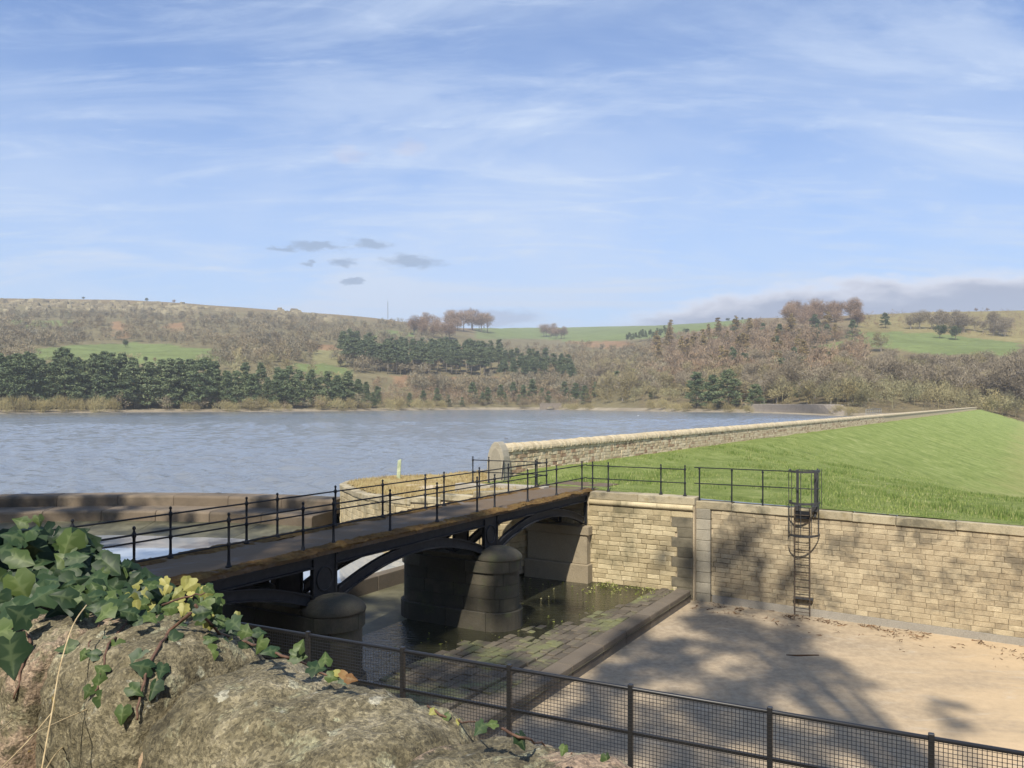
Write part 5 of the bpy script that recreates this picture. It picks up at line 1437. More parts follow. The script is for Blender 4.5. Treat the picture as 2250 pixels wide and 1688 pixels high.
def bare_skeleton(seed, fork=.28, spread=.33, n1=9, n2=6):
    """limbs of a leafless tree of height 1; returns MB and end points"""
    rd = random.Random(seed); mb = MB(); ends = []
    top = Vector((rd.uniform(-.03, .03), rd.uniform(-.03, .03), .62))
    mb.tube([(0, 0, -.03), (rd.uniform(-.01, .01), 0, fork), tuple(top)], [.020, .016, .007], 6)
    for i in range(n1):
        h = fork + (.62 - fork) * (i / n1); b = Vector((0, 0, h)) + (top - Vector((0, 0, fork))) * 0
        a = i * 2.4 + rd.uniform(-.4, .4); ln = spread * rd.uniform(.75, 1.1)
        up = rd.uniform(.45, 1.0); e = b + Vector((math.cos(a) * ln, math.sin(a) * ln, ln * up)); m_ = (b + e) / 2 + Vector((0, 0, -.03))
        mb.tube([tuple(b), tuple(m_), tuple(e)], [.010, .007, .003], 4); 
        for j in range(n2):
            f = .35 + .65 * j / n2; s_ = b.lerp(e, f); d = Vector((rd.gauss(0, 1), rd.gauss(0, 1), rd.gauss(.5, .7))).normalized(); e2 = s_ + d * rd.uniform(.08, .17)
            mb.tube([tuple(s_), tuple(e2)], [.004, .0015], 3, cap=False); ends.append((s_, e2))
    return mb, ends
def bare_crown(seed, ends, n=1700, ln=.075, wd=.0095, cr=.36, ch=.40, cz=.63, lobes=11):
    rg = np.random.default_rng(seed); cen = []
    for s_, e in ends: cen.append(np.array(e))
    cen = np.array(cen)
    lob = rg.normal(size=(lobes, 3)); lob /= np.linalg.norm(lob, axis=1, keepdims=True); lob *= np.array([cr, cr, ch]) * rg.uniform(.45, .8, (lobes, 1)); lob[:, 2] += cz
    k = rg.integers(0, lobes, n); q = rg.normal(size=(n, 3)); q /= np.linalg.norm(q, axis=1, keepdims=True); q *= rg.random((n, 1)) ** .45 * (cr * .46)
    c1 = lob[k] + q
    k2 = rg.integers(0, len(cen), n // 3); c2 = cen[k2] + rg.normal(size=(n // 3, 3)) * .04
    c = np.concatenate([c1, c2]); c = c[c[:, 2] > .18]
    d = c - np.array([0, 0, .35]); d /= np.linalg.norm(d, axis=1, keepdims=True) + 1e-6; d += rg.normal(size=d.shape) * .55
    return tris(rg, c, ln * rg.uniform(.6, 1.4, len(c)), wd * rg.uniform(.6, 1.5, len(c)), d)
def bush_crown(seed, n=1100, ln=.16, wd=.016, lobes=9):
    rg = np.random.default_rng(seed); lob = rg.uniform(-1, 1, (lobes, 3)) * np.array([.55, .4, .22]); lob[:, 2] = np.abs(lob[:, 2]) + .36 - .25 * np.abs(lob[:, 0])
    k = rg.integers(0, lobes, n); q = rg.normal(size=(n, 3)); q /= np.linalg.norm(q, axis=1, keepdims=True); q *= rg.random((n, 1)) ** .4 * .36
    c = lob[k] + q; c[:, 2] = np.abs(c[:, 2]); d = c - np.array([0, 0, -.3]); d += rg.normal(size=d.shape) * .25
    return tris(rg, c, ln * rg.uniform(.6, 1.4, n), wd, d)
def with_mat(me, m_): me.materials.append(m_); return me
# prototypes (mesh data only; every tree is its own Empty with copies)
PROT = {}
def proto(kind, variants): PROT[kind] = variants
def mk_trunk(seed, r, m_):
    mb = MB(); trunk_verts(mb, 1.0, r, .012, random.Random(seed)); return with_mat(mb.mesh('trunk', sm=True), m_)
proto('pine', [(mk_trunk(i, .013, M['bark']), with_mat(tri_mesh('crown', pine_crown(100 + i, low=.10 + .06 * (i % 3), wide=.21 + .04 * (i % 2))), M['pine'])) for i in range(8)])
proto('spruce', [(mk_trunk(20 + i, .010, M['palebark']), with_mat(tri_mesh('crown', pine_crown(140 + i, low=.42 + .05 * (i % 3), wide=.14, clumps=40, per=44, conic=.65, flat=.5)), M['spruce'])) for i in range(5)])
proto('broadpine', [(mk_trunk(40 + i, .018, M['bark']), with_mat(tri_mesh('crown', pine_crown(170 + i, low=.14, wide=.34, clumps=110, per=70, conic=.5, flat=.34, sz=.032)), M['pine'])) for i in range(3)])
def bare_set(seed, mt, bk, k=5, **kw):
    out = []
    for i in range(k):
        mb, ends = bare_skeleton(seed + i, fork=.18 + .07 * (i % 3), spread=.28 + .04 * (i % 2))
        out.append((with_mat(mb.mesh('trunk'), bk), with_mat(tri_mesh('crown', bare_crown(seed + 50 + i, ends, **kw)), mt)))
    return out
proto('bare', bare_set(300, M['twig'], M['palebark']))
proto('olive', bare_set(330, M['twig_olive'], M['palebark']))
proto('red', bare_set(360, M['twig_red'], M['bark'], n=1500))
proto('green', bare_set(380, M['freshgreen'], M['bark'], 2, n=1500, wd=.014))
proto('holly', bare_set(400, M['holly'], M['bark'], 2, n=1800, wd=.03, ln=.05))
proto('larch', [(mk_trunk(60 + i, .011, M['bark']), with_mat(tri_mesh('crown', pine_crown(210 + i, low=.16, wide=.15, clumps=46, per=34, conic=.85, flat=.4, sz=.04)), M['larch'])) for i in range(4)])
proto('willow', [(None, with_mat(tri_mesh('crown', bush_crown(500 + i)), M['willow'])) for i in range(5)])
ntree = 0
def tree(name, kind, p, h, label, cat='tree', group=None, sx=1.0, var=None, parts=True):
    global ntree
    rd = random.Random(ntree * 13 + 5); ntree += 1
    tk, cr = PROT[kind][rd.randrange(len(PROT[kind])) if var is None else var]
    o = thing(name, label, cat, (p[0], p[1], p[2] - .2), rd.uniform(0, 6.28), group)
    if tk is not None: link('trunk', tk, None, o, scale=(h * sx, h * sx, h))
    link('crown', cr, None, o, scale=(h * sx, h * sx, h))
    return o
rd = random.Random(404)
# belt of pines along the left shore
pins = []
for row_, n_ in ((0, 34), (1, 34), (2, 26)):
    for i in range(n_):
        px = -20 + (i + rd.uniform(.1, .9)) * 870 / n_
        pins.append((px, row_))
for px, row_ in pins:
    if 445 + row_ < px < 0: continue
    Ysh = float(np.interp(px, gpx, cY[:, 1])); Y = Ysh + 14 + row_ * 16 + rd.uniform(-5, 5)
    topy = np.interp(px, [-20, 100, 300, 450, 560, 620, 700, 780, 850], [790, 785, 797, 800, 815, 812, 822, 835, 860]) + rd.uniform(-12, 14) - row_ * 4
    p = ground_at(px, Y); h = (HZ - topy) / FPX * Y + EYE - p.z + rd.uniform(-1.5, 2.5)
    tree('pine_tree', 'pine', p, max(8, h), 'dark green pine in the dense belt along the left shore', group='pines along the left shore', sx=rd.uniform(.88, 1.2))
for px, top, dd in ((900, 862, 0), (930, 857, 8), (960, 850, 4), (985, 866, 0), (1038, 838, 20), (1072, 850, 12), (1060, 860, 5), (1100, 842, 22), (1128, 838, 30), (1150, 845, 18), (1170, 832, 26), (1190, 850, 20), (1205, 858, 12), (1015, 872, 0), (1110, 862, 10), (1140, 866, 8), (1265, 838, 20), (1285, 846, 12), (1245, 850, 30), (1308, 838, 46), (1430, 852, 30), (1355, 812, 90), (1300, 832, 80), (1240, 836, 60)):
    Y = float(np.interp(px, gpx, cY[:, 1])) + 18 + dd; p = ground_at(px, Y); h = (HZ - top) / FPX * Y + EYE - p.z
    tree('pine_tree', 'pine', p, h, 'dark pine standing in the open group on the far shore', group='pines on the far shore', sx=rd.uniform(1.0, 1.3))
# plantation block on the slope behind
for i in range(200):
    px = rd.uniform(752, 1100) if i < 145 else rd.uniform(1095, 1260)
    k = rd.random() ** 1.4
    if px < 1100: base_y = np.interp(px, [752, 850, 1000, 1100], [806, 824, 826, 828]) - k * 34
    else: base_y = np.interp(px, [1095, 1260], [838, 850]) - k * 42
    p = ground_row(px, base_y, 1.9); h = rd.uniform(23, 28) * (1 if px < 1100 else .8)
    tree('plantation_conifer', 'spruce', p, h, 'slender dark conifer in the plantation block on the far slope', group='plantation conifers', sx=rd.uniform(1.1, 1.45))
for i in range(26):
    px = 1376 + i * 3.8 + rd.uniform(-2, 2); p = ground_row(px, 757 - (px - 1376) * .12 + rd.uniform(-3, 1), 3.5); h = 22 / FPX * p.y
    tree('skyline_conifer', 'spruce', p, h * rd.uniform(.9, 1.25), 'small dark conifer in the isolated clump on the distant pasture', group='conifer clump on the pasture')
# willow scrub at the water's edge
for i, (px, w, hpx) in enumerate([(x, rd.uniform(36, 56), rd.uniform(30, 44)) for x in range(-20, 255, 24)] + [(410, 34, 22), (430, 24, 16), (490, 44, 30), (520, 30, 24), (545, 40, 32), (575, 44, 34), (605, 36, 28), (630, 26, 18), (710, 46, 38), (740, 44, 32), (770, 40, 30), (800, 36, 20), (850, 40, 34), (880, 44, 36), (915, 40, 30), (945, 34, 26), (970, 30, 22), (1245, 34, 18), (1265, 30, 18), (1290, 30, 20), (1430, 36, 26), (1455, 40, 28), (1480, 40, 24), (1510, 40, 26), (1560, 36, 20), (1600, 44, 24), (1640, 34, 22), (1840, 46, 26), (1870, 40, 24)]):
    Y = float(np.interp(px, gpx, cY[:, 1])) + rd.uniform(-2, 8); p = ground_at(px, Y); wm = w / FPX * Y; hm = hpx / FPX * Y
    o = thing('willow_bush', 'yellowish leafless willow bush at the water edge', 'bush', (p.x, p.y, max(p.z, WATER) - .1), 0, 'willow scrub along the shoreline')
    link('crown', PROT['willow'][i % 5][1], None, o, scale=(wm * .62, wm * .5, hm * 1.12))
# right bank: big pines and leafless trees
for px, top, base, k, sx in ((1530, 815, 905, 'broadpine', 1.0), (1600, 810, 903, 'broadpine', 1.15), (1565, 822, 902, 'pine', 1.4), (1660, 842, 895, 'broadpine', 1.1)):
    Y = float(np.interp(px, gpx, cY[:, 1])) + 14; p = ground_at(px, Y); h = (HZ - top) / FPX * Y + EYE - p.z
    tree('pine_tree', k, p, h, {1530: 'big dark cedar-like pine at the right shore, left of the pair', 1600: 'broad dark pine at the right shore, right of the pair', 1565: 'dark pine standing between the two big right shore pines', 1660: 'low spreading pine right of the big shore pair'}[px], sx=sx)
sel = []
def scatter(n, px0, px1, y0, y1, kind, hpx0, hpx1, name, label, group, kmin=1.2, avoid=True, sx=1.15):
    got = 0; tries = 0
    while got < n and tries < n * 20:
        tries += 1; px = rd.uniform(px0, px1)
        a = y0(px) if callable(y0) else y0; b = y1(px) if callable(y1) else y1
        py = rd.uniform(a, b)
        if avoid and any(inpoly(np.array(px), np.array(py), g) for g in GREEN): continue
        p = ground_row(px, py, kmin); h = rd.uniform(hpx0, hpx1) / FPX * p.y
        kk = kind if isinstance(kind, str) else rd.choice(kind)
        tree(name, kk, p, h, label, group=group, sx=rd.uniform(.9, 1.2) * sx); got += 1
# right-hand wood in front (largest leafless trees)
scatter(62, 1640, 2270, 852, 888, 'bare', 56, 84, 'bare_tree', 'leafless pale-stemmed tree in the wood beyond the dam', 'leafless trees beyond the dam')
scatter(46, 1640, 2270, lambda x: 812, 850, 'bare', 38, 54, 'bare_tree', 'leafless pale-stemmed tree in the wood beyond the dam', 'leafless trees beyond the dam')
scatter(34, 1420, 2230, 840, 882, 'olive', 42, 70, 'budding_tree', 'olive-tinged budding tree on the right bank', 'budding trees on the right bank')
scatter(30, 1260, 1650, 840, 890, ('bare', 'olive'), 40, 66, 'shore_tree', 'brownish leafless tree between the pines of the far shore', 'leafless trees on the far shore')
scatter(40, 1440, 1850, 740, 830, 'larch', 38, 60, 'larch_tree', 'ochre larch on the wooded right hillside', 'larches on the right hillside')
scatter(26, 1560, 1900, 735, 850, 'pine', 34, 54, 'hillside_pine', 'scattered dark pine among bare trees on the right hillside', 'scattered hillside pines')
scatter(12, 1700, 2230, 850, 885, 'holly', 22, 40, 'evergreen_shrub', 'dark evergreen understorey shrub in the right-hand wood', 'evergreen understorey')
scatter(30, 1735, 1890, lambda x: 700, 726, 'red', 34, 52, 'hilltop_tree', 'reddish leafless tree in the grove crowning the right hill', 'grove on the right hilltop', avoid=False)
scatter(24, 1990, 2260, lambda x: 716 + (x - 1990) * .07, lambda x: 726 + (x - 1990) * .07, 'bare', 30, 46, 'field_edge_tree', 'grey leafless tree along the top edge of the right field', 'trees along the field edge', avoid=False)
scatter(26, 900, 1075, 720, 748, 'red', 34, 50, 'ridge_tree', 'reddish-grey leafless tree in the copse on the central ridge', 'copse on the central ridge', avoid=False)
scatter(8, 1195, 1240, 738, 748, 'red', 20, 32, 'ridge_tree', 'leafless tree in the small copse beside the distant pasture', 'copse beside the pasture', avoid=False)
scatter(7, 2195, 2262, 888, 905, 'bare', 90, 125, 'dark_tree', 'tall dark-limbed leafless tree at the right end of the dam', 'tall trees at the dam end', avoid=False)
# single trees one can point at
for px, py, hp, k, lab, sx in ((1945, 722, 34, 'pine', 'lone dark conifer at the top corner of the right field', 1.5), (1790, 735, 44, 'pine', 'dark conifer left of the grove on the right hill', 1.5), (2065, 745, 34, 'holly', 'dark evergreen on the field edge, left of two', 1.1), (2100, 748, 36, 'holly', 'dark evergreen on the field edge, right of two', 1.1), (1936, 775, 44, 'olive', 'rounded brown tree at the lower edge of the right field', 1.3), (1860, 790, 44, 'bare', 'rounded bare tree left of the right field', 1.2), (1805, 805, 26, 'holly', 'dark green evergreen below the small right field, left of two', 1.2), (1825, 805, 30, 'holly', 'dark green evergreen below the small right field, right of two', 1.2),
                               (1600, 703, 9, 'holly', 'larger dark bush on the far right skyline', 1.6), (1631, 702, 6, 'holly', 'smaller dark bush on the far right skyline', 1.4), (1506, 737, 14, 'holly', 'round dark tree on the distant pasture slope', 1.6), (2145, 681, 8, 'red', 'small pinkish bush on the right moor skyline, left of two', 1.6), (2170, 681, 8, 'red', 'small pinkish bush on the right moor skyline, right of two', 1.6),
                               (545, 712, 12, 'holly', 'dark round evergreen on the left hillside below the crag', 1.7), (276, 765, 16, 'holly', 'dark tree in the left field beside the wood', 1.3), (320, 801, 14, 'holly', 'small green tree in the lower left field', 1.2), (340, 801, 13, 'olive', 'small olive tree in the lower left field', 1.2), (322, 664, 9, 'holly', 'small dark tree on the left skyline above the crag', 1.2), (382, 667, 10, 'red', 'bare tree on the left skyline', 1.2), (183, 655, 6, 'holly', 'tiny dark bush on the far left skyline', 1.6), (748, 808, 16, 'holly', 'dark green shrub at the left end of the plantation', 1.5),
                               (1388, 842, 30, 'green', 'bright fresh green tree on the far shore slope', 1.3), (25, 770, 12, 'holly', 'dark shrub at the far left field edge', 1.2)):
    p = ground_row(px, py, 1.2); tree('lone_tree', k, p, hp / FPX * p.y, lab, sx=sx)

# woods on the far slopes that read as one mass: one object for each
def wood(name, label, n, kinds, region, hm, kmin, ln=.15, wd=.034, ntri=230, seed=1, mat=None, stems=True, ok=None):
    rg = np.random.default_rng(seed); rr = random.Random(seed); VV = []; TT = []
    got = 0; tries = 0
    while got < n and tries < n * 30:
        tries += 1; px = rr.uniform(region[0], region[1])
        k = rr.uniform(kmin[0], kmin[1]); p = ground(px, k)
        py = HZ - (p.z - EYE) / p.y * FPX
        if ok and not ok(px, py): continue
        if any(inpoly(np.array(px), np.array(py), g) for g in GREEN): continue
        if any(inpoly(np.array(px), np.array(py), g) for g in ORANGE + YELLOW) and rr.random() < .85: continue
        h = rr.uniform(*hm); m_ = ntri
        lob = rg.normal(size=(6, 3)) * np.array([.22, .22, .17]); lob[:, 2] += .56
        c = lob[rg.integers(0, 6, m_)]; q = rg.normal(size=(m_, 3)); q /= np.linalg.norm(q, axis=1, keepdims=True); c = c + q * rg.random((m_, 1)) ** .5 * .24
        c[:, 2] = np.clip(c[:, 2], .12, 1.1); d = c - np.array([0, 0, .2]); d += rg.normal(size=d.shape) * .3
        t_ = tris(rg, c, ln * rg.uniform(.6, 1.4, m_), wd * rg.uniform(.6, 1.5, m_), d)
        if stems:
            b = np.array([[-.012, 0, -.1], [.012, 0, -.1], [0, 0, .7], [0, -.012, -.1], [0, .012, -.1], [0, 0, .7]]); t_ = np.concatenate([t_, b])
        VV.append(t_ * h + np.array(p)); got += 1
        tn = rr.uniform(.72, 1.32); hu = rr.uniform(-.08, .08); TT.append(np.tile([tn * (1 + hu), tn, tn * (1 - hu), 1.0], (len(t_), 1)))
    V = np.concatenate(VV); me = tri_mesh(name, V)
    ca = me.color_attributes.new('tone', 'FLOAT_COLOR', 'POINT'); ca.data.foreach_set('color', np.concatenate(TT).astype(np.float32).ravel())
    return tag(link(name, me, mat), label, 'woodland', kind='stuff')
wood('hillside_wood', 'leafless grey-brown woodland covering the left hillside below the crag', 1150, None, (-60, 960), (9, 16), (3.05, 5.35), seed=2, mat=M['wood_twig'], ok=lambda x, y: y > np.interp(x, [0, 400, 800, 960], [692, 695, 712, 722]))
wood('scrub', 'sparse scrub on the crag slope of the left hill', 200, None, (-60, 800), (4, 8), (4.7, 5.6), ntri=110, seed=3, mat=M['wood_twig_olive'])
wood('field_trees', 'scattered bare trees round the left fields', 80, None, (-40, 760), (8, 13), (2.4, 3.4), seed=4, mat=M['wood_twig_olive'])
wood('valley_wood', 'hazy leafless woodland filling the central valley', 800, None, (900, 1460), (9, 15), (2.2, 4.6), seed=5, mat=M['wood_twig'], ok=lambda x, y: y > np.interp(x, [900, 1200, 1460], [745, 755, 760]) and not (770 < y < 850 and x < 1110))
wood('valley_scrub', 'pinkish scrub on the central slope below the plantation', 420, None, (820, 1300), (4, 9), (1.5, 2.6), ntri=100, seed=6, mat=M['wood_twig_red'])
wood('right_hill_wood', 'reddish brown leafless woodland on the right hillside', 900, None, (1430, 1900), (10, 15), (2.6, 4.95), ntri=220, wd=.032, seed=7, mat=M['wood_twig_red'], ok=lambda x, y: y > np.interp(x, [1430, 1560, 1760, 1900], [765, 725, 700, 700]))
wood('right_lower_wood', 'olive brown leafless woodland on the lower right hillside', 460, None, (1300, 2300), (9, 14), (1.6, 3.6), seed=8, mat=M['wood_twig_olive'], ntri=420, ln=.10, wd=.016)
wood('right_upper_wood', 'grey leafless woodland around the right field', 420, None, (1850, 2330), (9, 12), (2.6, 3.3), seed=9, mat=M['wood_twig'], ntri=260, wd=.028)
wood('moor_scrub', 'heathery scrub on the right-hand moor', 300, None, (1880, 2300), (4, 8), (5.0, 5.8), ntri=50, seed=10, mat=M['wood_twig_red'])
wood('left_shore_understorey', 'brown understorey between the shoreline pines', 260, None, (-40, 1280), (5, 10), (1.05, 1.9), ntri=260, wd=.022, ln=.11, seed=12, mat=M['wood_twig'])
wood('dam_end_scrub', 'brambly brown scrub at the far end of the dam', 90, None, (1850, 2300), (1.5, 3.5), (1.15, 2.0), ntri=90, seed=13, mat=M['wood_twig'])
# crag: broken rock faces below the left skyline
V = []; F = []; rr = random.Random(66)
for i in range(300):
    px = rr.choice((rr.uniform(-20, 500), rr.uniform(60, 440), rr.uniform(600, 740)))
    k = rr.gauss(5.40, .20) - (.08 if px > 500 else 0); p = ground(px, min(5.66, max(5.12, k)))
    w, h = rr.uniform(3, 11), rr.uniform(3, 8) * rr.random() + 2.0; b = len(V)
    base = [(-w, 2), (-w * .5, -1.5), (w * .3, -2), (w, 1), (w * .6, 9), (-w * .7, 9)]
    base = [(x * rr.uniform(.8, 1.2), y * rr.uniform(.7, 1.3)) for x, y in base]
    for z_, s_ in ((-4, 1.05), (h * .6, .95), (h, .75)):
        V += [(p.x + x * s_ + rr.uniform(-.6, .6), p.y + y * s_, p.z + z_ * rr.uniform(.85, 1.1)) for x, y in base]
    for l in (0, 6):
        for j in range(6): F.append((b + l + j, b + l + (j + 1) % 6, b + l + 6 + (j + 1) % 6, b + l + 6 + j))
    F.append(tuple(b + 12 + j for j in range(6)))
me = bpy.data.meshes.new('crag_rocks'); me.from_pydata(V, [], F)
tag(link('crag_rocks', me, M['crag']), 'yellowish broken crag rocks below the left skyline', 'rock', kind='stuff')

# ------------------------------------------------------------------ trees behind and above the viewpoint, whose shade falls on bridge and channel
def shade_tree(label, base, blobs, r0, seed, per, leafsz):
    rg = np.random.default_rng(seed); o = thing('overhanging_tree', label, 'tree', base, 0, 'trees above the viewpoint')
    b0 = Vector(base); mb = MB(); cen = Vector(np.mean([b[:3] for b in blobs], axis=0))
    fork = Vector((b0.x + (cen.x - b0.x) * .25, b0.y + (cen.y - b0.y) * .25, b0.z + (cen.z - b0.z) * .55))
    mb.tube([(0, 0, -.3), tuple((fork - b0) * .5 + Vector((.1, 0, 0))), tuple(fork - b0)], [r0, r0 * .85, r0 * .7], 10)
    for b in blobs:
        c = Vector(b[:3]); m_ = fork.lerp(c, .5) + Vector((0, 0, .6)); mb.tube([tuple(fork - b0), tuple(m_ - b0), tuple(c - b0)], [r0 * .45, r0 * .28, r0 * .08], 6)
        for k in range(10):
            d = Vector(rg.normal(size=3)).normalized() * b[3] * .9; s_ = m_.lerp(c, rg.uniform(.3, 1)); mb.tube([tuple(s_ - b0), tuple(s_ + d * .5 + Vector((0, 0, .2)) - b0), tuple(s_ + d - b0)], [.05, .03, .01], 4, cap=False)
    mb.build('trunk', M['bark'], o)
    VV = []
    for b in blobs:
        n = int(per * (b[3] ** 3) / 20 * (b[4] if len(b) > 4 else 1)); q = rg.normal(size=(n, 3)); q /= np.linalg.norm(q, axis=1, keepdims=True); q *= rg.random((n, 1)) ** .45 * b[3]
        # leaves gather in sprays
        sp = rg.normal(size=(max(4, n // 28), 3)); sp /= np.linalg.norm(sp, axis=1, keepdims=True); sp *= rg.random((len(sp), 1)) ** .4 * b[3]
        c = sp[rg.integers(0, len(sp), n)] * .82 + q * .22 + np.array(b[:3]) - np.array(base)
        VV.append(tris(rg, c, leafsz * rg.uniform(.7, 1.4, n), leafsz * .8))
    link('crown', with_mat(tri_mesh('crown', np.concatenate(VV)), M['canopy']), None, o)
def up(p, h):
    """point h metres higher on the sun ray through p"""
    k = h / SUN.z; return (p[0] + SUN.x * k, p[1] + SUN.y * k, p[2] + h)
def B(t, s, z, h, r, d=1.0): return (*up(L(t, s, z), h * 1.45), r, d)
shade_tree('tall tree left of the viewpoint shading the footbridge', (-9.5, -3.0, 1.9),
           [B(-15.2, 8.5, 0, 14, 3.0), B(-15.2, 13, 0, 15, 3.0), B(-15.3, 17.5, 0, 16, 2.9), B(-15.3, 21.5, 0, 17, 2.5, .9), B(-12.5, 12, -2, 18, 2.8), B(-12.0, 17, -3, 19, 2.8, .8), B(-13.2, 23.5, -2, 19, 2.2, .9), B(-17.8, 16, -2, 19, 3.0), B(-18.5, 10, -1, 18, 3.2), B(-20.5, 21, -3, 18, 2.6), B(-18.3, 21.5, -3.5, 18, 2.2), (*up((-1.75, 2.2, 3.1), 9), 1.1, .8), (*up((-2.6, 2.6, 3.0), 9), 1.2, .9)], .42, 1, 900, .34)
shade_tree('tall tree right of the viewpoint dappling the spillway floor', (5.5, -9.0, 2.3),
           [B(-7.8, 17.5, -4, 20, 2.2, .9), B(-5.6, 20.5, -4, 20, 2.6, 1.3), B(-4.6, 24.5, -4, 21, 2.5, 1.0), B(-6.8, 28, -4, 22, 2.7, 1.3), B(-8.2, 24.0, -3.8, 21, 2.3, 1.3), B(-8.2, 30.9, -2.4, 22, 1.5, 1.9), B(-10.2, 30.6, -2.3, 22, 1.2, 1.6), B(-2.4, 20.5, -4, 20, 1.9, .8), B(-4.0, 15.5, -4, 19, 2.2, .9), B(-1.2, 23.5, -4, 21, 1.3, .7), B(-6.6, 30.9, -3.4, 22, 1.4, 1.5), B(-7.6, 30.9, -1.2, 22, 1.0, 1.5), B(-8.4, 30.9, -3.4, 22, 1.3, 1.6), B(0.3, 17.5, -4, 20, 1.2, .6), B(-8.7, 20.0, -3.9, 20, 1.9, 1.9), B(-8.5, 23.5, -3.9, 20, 1.7, 1.7), B(-8.6, 28, -3.9, 20, 1.7, 1.8), B(-9.0, 30.2, -3.9, 20, 1.2, 1.8), B(-8.9, 16, -3.9, 20, 1.9, 1.6), B(-6.0, 16.5, -4, 20, 2.0, 1.3), B(-9.2, 12.5, -3.9, 20, 2.0, 1.3)], .40, 2, 800, .34)
shade_tree('tall tree upstream of the viewpoint shading the weir', (-23, 3.0, 1.0),
           [(*up((-27, 43.5, -2), 27), 3.6, 1.3), (*up((-22.5, 44, -2), 28), 2.6, 1.2), (*up((-13.2, 43.5, -2), 28), 2.4, 1.2), (*up((-17, 42, -2.3), 28), 1.8, .8), (*up((-10.2, 42, -1.2), 28), 1.8, .5), (*up((-31, 42, -2), 26), 3.5), (*up((-20, 37, -3), 25), 3.0), (*up((-14, 36, -3), 26), 3.0), (*up((-9.5, 34, -3), 26), 2.4, .8)], .42, 3, 700, .38)

# unseen wood behind the lane, added to block sky light from behind the viewpoint
rgb = np.random.default_rng(55); VV = []
for k in range(75):
    if k < 48: bx_, by_ = -48 + 2.1 * k + rgb.uniform(-1, 1), rgb.uniform(-26, -16)
    else: bx_, by_ = rgb.uniform(-62, -46), -18 + (k - 48) * 2.6
    H_ = rgb.uniform(17, 22); n = 330; q = rgb.normal(size=(n, 3)); q /= np.linalg.norm(q, axis=1, keepdims=True); q *= rgb.random((n, 1)) ** .35
    c = q * np.array([3.4, 3.4, H_ * .5]) + np.array([bx_, by_, 1.5 + H_ * .5])
    VV.append(tris(rgb, c, rgb.uniform(.9, 1.7, n), rgb.uniform(.7, 1.2, n)))
    VV.append(np.array([[bx_ - .3, by_, 0], [bx_ + .3, by_, 0], [bx_, by_, H_ * .8]]))
tag(link('unseen_wood', tri_mesh('unseen_wood', np.concatenate(VV)), M['canopy']), 'dense unseen wood behind the viewpoint, added to block sky light', 'woodland', kind='stuff')

# ================================================================== small things
# marker post on the wing wall
p = Vector(atz(875, 1050, -.5)); 
mp = thing('marker_post', 'leaning lichened wooden post on the wing wall by the water', 'post', (p.x, p.y, -.6)); mb = MB()
mb.hexa([(-.10, -.06, -.1), (.10, -.06, -.1), (.10, .06, -.1), (-.10, .06, -.1), (-.02, -.06, 1.05), (.17, -.06, 1.12), (.17, .06, 1.12), (-.02, .06, 1.05)]); mb.build('post_board', M['post'], mp, bevel=.01)
# ducks and gull
def duck(label, p, mt, L_, rz, group=None):
    o = thing('duck' if mt != 'gull' else 'gull', label, 'bird', tuple(p), rz, group); mb = MB()
    prof = [(-.5, .06, .10), (-.42, .10, .05), (-.2, .17, 0), (.05, .19, 0), (.28, .15, .01), (.40, .07, .05)]; V = []; F = []; n = 10
    for x, r_, dz_ in prof:
        for k in range(n): a = 2 * math.pi * k / n; V.append((x * L_, r_ * math.cos(a) * L_, (r_ * .8 * math.sin(a) + .07 + dz_) * L_))
    for i in range(len(prof) - 1):
        for k in range(n): F.append((i * n + k, i * n + (k + 1) % n, (i + 1) * n + (k + 1) % n, (i + 1) * n + k))
    F += [tuple(range(n))[::-1], tuple((len(prof) - 1) * n + k for k in range(n))]
    mb.add(V, F); mb.tube([(.30 * L_, 0, .12 * L_), (.36 * L_, 0, .26 * L_), (.38 * L_, 0, .36 * L_), (.40 * L_, 0, .42 * L_)], [.07 * L_, .05 * L_, .075 * L_, .05 * L_], 8); mb.build('body', M[mt], o, sm=True)
    mb = MB(); mb.tube([(.42 * L_, 0, .38 * L_), (.56 * L_, 0, .36 * L_)], [.03 * L_, .02 * L_], 6); mb.build('bill', M['bill'], o)
duck('small dark duck swimming left of the parapet end', atz(1112, 964.5, WATER), 'duck', .5, R(170)); duck('small dark duck swimming just right of the other duck', atz(1121, 962.5, WATER), 'duck', .5, R(20))
duck('white gull resting on the open water', atz(1402, 914, WATER), 'gull', .6, R(200))
# radio mast on the left skyline
p = ground(852, 5.95); hm = 40.0 / FPX * p.y
ms = thing('radio_mast', 'thin lattice radio mast on the left hill skyline', 'mast', tuple(p)); mb = MB()
for a in range(3):
    th = a * 2.1; mb.tube([(1.2 * math.cos(th), 1.2 * math.sin(th), -2), (.5 * math.cos(th), .5 * math.sin(th), hm)], .22, 5)
mb.build('mast_leg', M['mast'], ms); mb = MB()
for k in range(14):
    z = hm * k / 14; z2 = hm * (k + 1) / 14
    for a in range(3):
        t0, t1 = a * 2.1, (a + 1) * 2.1; r0 = 1.2 - .7 * k / 14; r1 = 1.2 - .7 * (k + 1) / 14; mb.tube([(r0 * math.cos(t0), r0 * math.sin(t0), z), (r1 * math.cos(t1), r1 * math.sin(t1), z2)], .09, 4)
mb.build('lattice', M['mast'], ms); mb = MB(); mb.tube([(0, 0, hm), (0, 0, hm * 1.12)], .15, 5); mb.build('antenna', M['mast'], ms)
